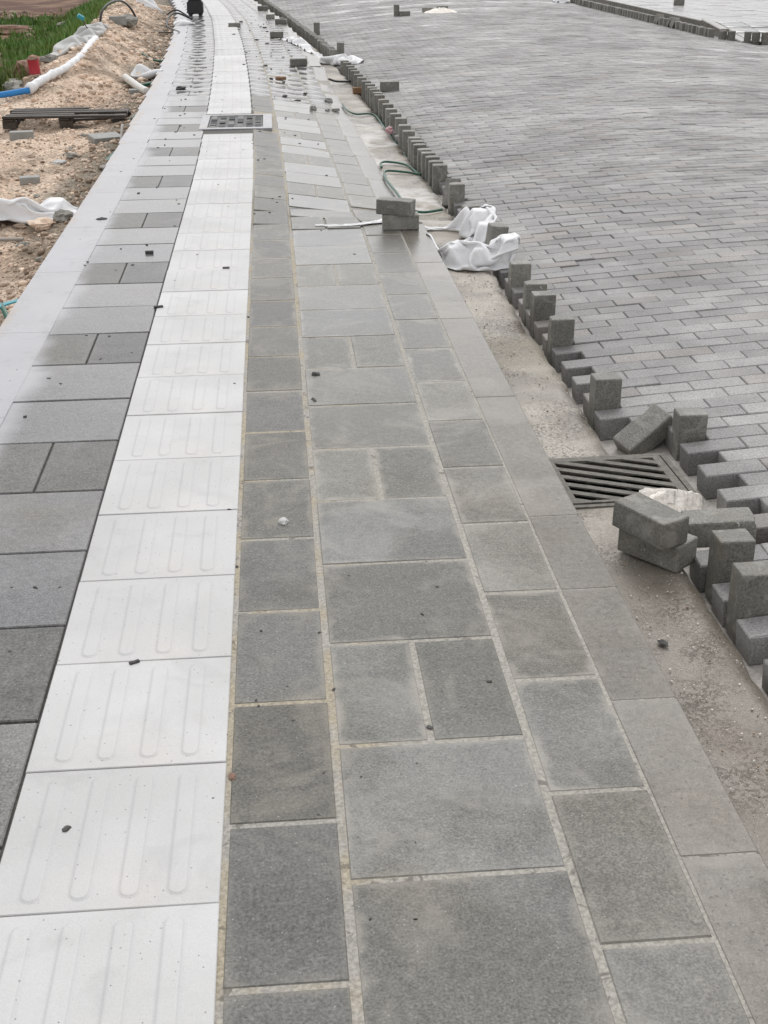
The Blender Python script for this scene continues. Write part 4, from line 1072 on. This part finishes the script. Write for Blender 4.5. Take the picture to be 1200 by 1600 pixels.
thing_block('board', .50, .035, .018, -1.76, 7.62, rad(-3), M_WOOD, 'thin grey board in front of the left white sheet', 'board', z=floor_z(-1.76, 7.62)+.02)
thing_block('board', .30, .04, .018, -1.75, 7.05, rad(2), M_WOOD, 'short grey board at the left edge below the longer board', 'board', z=floor_z(-1.75, 7.05)+.015)
thing_block('board', .16, .05, .02, -1.62, 12.95, rad(3), M_TIMBER, 'short dark stick lying behind the pallet', 'board', z=floor_z(-1.62, 12.95)+.02)
thing_block('plank', .34, .07, .02, -1.63, 20.6, rad(3), M_TIMBER, 'dark plank on the far rubble near the cables', 'board', z=floor_z(-1.63, 20.6)+.04)
thing_block('brick', .24, .12, .12, -2.17, 19.6, rad(4), M_SLABBIT, 'dark grey block on the heap under the black hoop', 'block')
# pipes
pts = [(-3.4, 14.1, -.10), (-3.1, 14.0, -.08), (-2.83, 13.95, -.065), (-2.50, 13.92, -.015)]
o = obj('pipe', tube('pipe', catmull(pts, 6), .032, 12), M_BLUE); tag(o, 'bright blue plastic pipe entering at the left edge over the heap', 'pipe')
pts = [(-2.52, 13.92, -.015), (-2.43, 14.12, .045), (-2.34, 14.38, .085), (-2.25, 14.65, .115), (-2.18, 15.0, .155), (-2.13, 15.4, .20), (-2.14, 16.1, .24), (-2.17, 16.96, .25)]
def wrapr(t): return .034+.012*abs(math.sin(t*40))+.014*max(0, 1-t*6)+.010*vnoise(t*22, 0, 3)
o = obj('pipe', tube('wrapped_pipe', [tuple(Vector(p)+Vector((.008*vnoise(i*.6, 1), 0, .012*vnoise(i*.5, 2)))) for i, p in enumerate(catmull(pts, 12))], .04, 12, rfun=wrapr), M_SACK); tag(o, 'white wrapped pipe running up the rubble heap from the blue one', 'pipe')
pts = [(-1.62, 14.85, .0), (-1.52, 14.55, -.02), (-1.40, 14.2, -.045), (-1.30, 13.9, -.05)]
o = obj('pipe', tube('pipe', catmull(pts, 5), .04, 12), M_PVC); tag(o, 'short white pipe lying by the pavement edge above the pallet', 'pipe')
# stake with teal cap, hoops, cables
o = empty('stake', (-2.23, 17.45, .2)); tag(o, 'thin stake with a teal cap leaning over the grey sheet', 'stake')
obj('rod', tube('rod', [(0, 0, 0), (-.09, 0, .13), (-.17, .02, .27)], .007, 8), M_DKHOSE, o)
c = obj('cap', bevel_block('cap', .09, .06, .05, .012, 2, .006, 1), M_TEAL, o); c.location = (-.18, .02, .25); c.rotation_euler = (.2, .5, .3)
def cable(pts, label, r=.012, mat=M_CABLE, cat='cable', m=10):
    return tag(obj('cable', tube('cable', catmull(pts, m), r, 8), mat), label, cat)
cable([(-2.30, 18.6, .15), (-2.29, 18.65, .40), (-2.22, 18.9, .54), (-2.10, 19.5, .56), (-2.02, 20.0, .44), (-1.97, 20.3, .24), (-2.06, 20.2, .15)], 'black cable bent into a hoop over the rubble heap', .016)
cable([(-1.35, 23.9, .03), (-1.6, 23.8, .14), (-1.72, 23.4, .10), (-1.70, 22.6, .02), (-1.55, 21.9, .0), (-1.42, 21.3, .0), (-1.45, 20.7, -.02)], 'black cable trailing from the black post down to the rubble', .016)
cable([(-1.42, 24.2, .05), (-1.62, 24.0, .18), (-1.8, 24.3, .10), (-1.85, 24.9, .05)], 'second black cable curling out left of the black post', .014)
cable([(-1.66, 17.2, .06), (-1.52, 17.0, .0), (-1.38, 16.9, -.02), (-1.30, 17.4, -.02)], 'dark green cord lying on the rubble before the pavement edge', .014, M_GREEN)
cable([(-1.95, 17.4, .08), (-1.85, 16.9, .07), (-1.76, 16.5, .04)], 'short grey rod lying on the middle of the rubble heap', .018, M_WOOD)
cable([(-1.6, 14.75, -.05), (-1.45, 14.6, -.06), (-1.3, 14.7, -.05)], 'green strap under the small white bag', .02, M_GREEN)
cable([(-1.34, 12.3, -.12), (-1.28, 12.7, -.10), (-1.24, 13.3, -.10)], 'dark green cord at the pavement edge right of the pallet', .012, M_GREEN)
cable([(-1.31, 11.25, -.16), (-1.29, 11.3, -.02)], 'small white stick standing at the pavement edge before the pallet', .012, M_PVC)
# green straps at the left edge
def strap(pts, wdt, label, mat=M_GREEN):
    P = catmull(pts, 8); V = []; F = []
    for i, p in enumerate(P):
        a = P[max(0, i-1)]; b = P[min(len(P)-1, i+1)]; t = Vector((b[0]-a[0], b[1]-a[1], 0)).normalized(); nn = Vector((-t.y, t.x, .35)).normalized()
        for s_ in (-1, 1): V.append((p[0]+nn.x*wdt*s_, p[1]+nn.y*wdt*s_, p[2]+nn.z*wdt*s_))
    for i in range(len(P)-1): F.append((2*i, 2*i+1, 2*i+3, 2*i+2))
    o = obj('strap', mesh('strap', V, F, True), mat); md = o.modifiers.new('thickness', 'SOLIDIFY'); md.thickness = .003; return tag(o, label, 'strap')
strap([(-1.36, 5.58, -.10), (-1.29, 5.72, -.06), (-1.22, 5.92, -.08)], .012, 'pale teal strap end sticking up at the left edge', M_TEAL)
strap([(-1.36, 5.95, -.10), (-1.28, 5.75, -.06), (-1.22, 5.60, -.10)], .012, 'dark green strap crossing the teal one at the left edge')
strap([(-1.40, 5.42, -.12), (-1.28, 5.40, -.10), (-1.19, 5.30, -.13)], .016, 'lower green strap lying at the left pavement edge')
strap([(-1.30, 10.0, -.12), (-1.22, 10.3, -.08), (-1.18, 10.6, -.09)], .02, 'green strap scrap at the pavement edge above the left sheet')
# red can
o = empty('paint_can', (-2.553, 14.62, .075)); o.rotation_euler = (.05, -.06, .3); tag(o, 'dull red paint can standing among rocks at the grass edge', 'can')
def lathe(name, prof, n=24):
    V = []; F = []
    for r_, z in prof:
        for k in range(n): a = 2*math.pi*k/n; V.append((r_*math.cos(a), r_*math.sin(a), z))
    for i in range(len(prof)-1):
        for k in range(n): j = (k+1) % n; F.append((i*n+k, i*n+j, (i+1)*n+j, (i+1)*n+k))
    F.append(tuple(range(n))[::-1]); F.append(tuple((len(prof)-1)*n+k for k in range(n))); return mesh(name, V, F, True)
obj('body', lathe('can_body', [(.058, 0), (.062, .004), (.060, .012), (.060, .145), (.063, .149)]), M_RED, o)
obj('lid', lathe('can_lid', [(.0635, .1495), (.064, .158), (.055, .159), (.054, .153), (.02, .152)]), M_ROCKR, o)
# black post at the far left
o = empty('post_base', (-1.36, 25.3, .002)); tag(o, 'black stepped post base standing on the pavement at the top edge', 'post')
def frust(name, w0, w1, z0, z1, parent, mat):
    bm = bmesh.new(); bmesh.ops.create_cube(bm, size=1)
    for v in bm.verts:
        ww = w0 if v.co.z < 0 else w1; v.co = Vector((math.copysign(ww/2, v.co.x), math.copysign(ww/2, v.co.y), z0 if v.co.z < 0 else z1))
    bmesh.ops.bevel(bm, geom=list(bm.edges), offset=.018, segments=3, affect='EDGES'); return obj(name, from_bm(name, bm), mat, parent)
frust('base', .30, .29, .04, .26, o, M_BLACK); frust('collar', .26, .24, .262, .42, o, M_BLACK); frust('shaft', .20, .17, .422, 1.1, o, M_BLACK)
for sx in (-.09, .09):
    for sy in (-.09, .09): f_ = frust('foot', .09, .07, 0, .05, o, M_BLACK); f_.location = (sx, sy, 0)

# ================================================================== GRASS
def grass(name, n, region, hmin, hmax, mat, label, lean=.5):
    V = []; F = []; b = 0
    for k in range(n):
        x, y = region(); z = floor_z(x, y)-.01; h = rng.uniform(hmin, hmax)
        for q in range(5):
            a = rng.uniform(0, 6.28); w_ = rng.uniform(.006, .014)*(1+h); l = h*rng.uniform(.6, 1.1); ox, oy = rng.gauss(0, .03), rng.gauss(0, .03)
            dx_, dy_ = math.cos(a), math.sin(a); le = lean*rng.random()
            p0 = (x+ox-dy_*w_, y+oy+dx_*w_, z); p1 = (x+ox+dy_*w_, y+oy-dx_*w_, z)
            mx, my = x+ox+dx_*le*l*.4, y+oy+dy_*le*l*.4
            p2 = (mx+dy_*w_*.8, my-dx_*w_*.8, z+l*.6); p3 = (mx-dy_*w_*.8, my+dx_*w_*.8, z+l*.6); p4 = (x+ox+dx_*le*l, y+oy+dy_*le*l, z+l*.95)
            V += [p0, p1, p2, p3, p4]; F += [(b, b+1, b+2), (b, b+2, b+3), (b+3, b+2, b+4)]; b += 5
    o = obj(name, np_mesh(name, np.array(V), np.array(F)), mat); return stuff(o, label, 'grass')
def blob(lst):
    def f():
        cx_, cy_, sx, sy = lst[rng.randrange(len(lst))]; return rng.gauss(cx_, sx), rng.gauss(cy_, sy)
    return f
def band():
    t = rng.random(); y = 16.0+t*17; return tac(y)+LEFT-1.42-rng.random()*(.3+.7*t)+rng.gauss(0, .05), y
grass('grass', 3600, band, .08, .26, M_GRASS, 'bright green grass along the back of the rubble heap')
grass('grass', 2600, blob([(-4.1, 23.6, .3, .8), (-4.7, 24.5, .3, .6), (-3.5, 20.5, .3, 1.2), (-5.5, 30.0, .5, 1.5), (-4.6, 29., .4, 1.5), (-3.7, 22.5, .35, 1.)]), .06, .20, M_GRASS, 'low green grass and weeds on the red earth')
grass('weeds', 650, blob([(-2.92, 14.9, .10, .25), (-3.0, 15.6, .12, .4), (-4.4, 32, .35, 1.2), (-6, 30, .6, 1.)]), .08, .22, M_GRASSD, 'dark green weeds among the rocks at the left edge')
rock(-5.2, 27.8, .35, M_ROCKR, 'flat red brown rock out on the red earth', scl=(1.5, 1, .5))
rock(-4.2, 28.5, .22, M_ROCKG, 'pale stone in the grass far behind the heap', scl=(1.3, 1, .6))
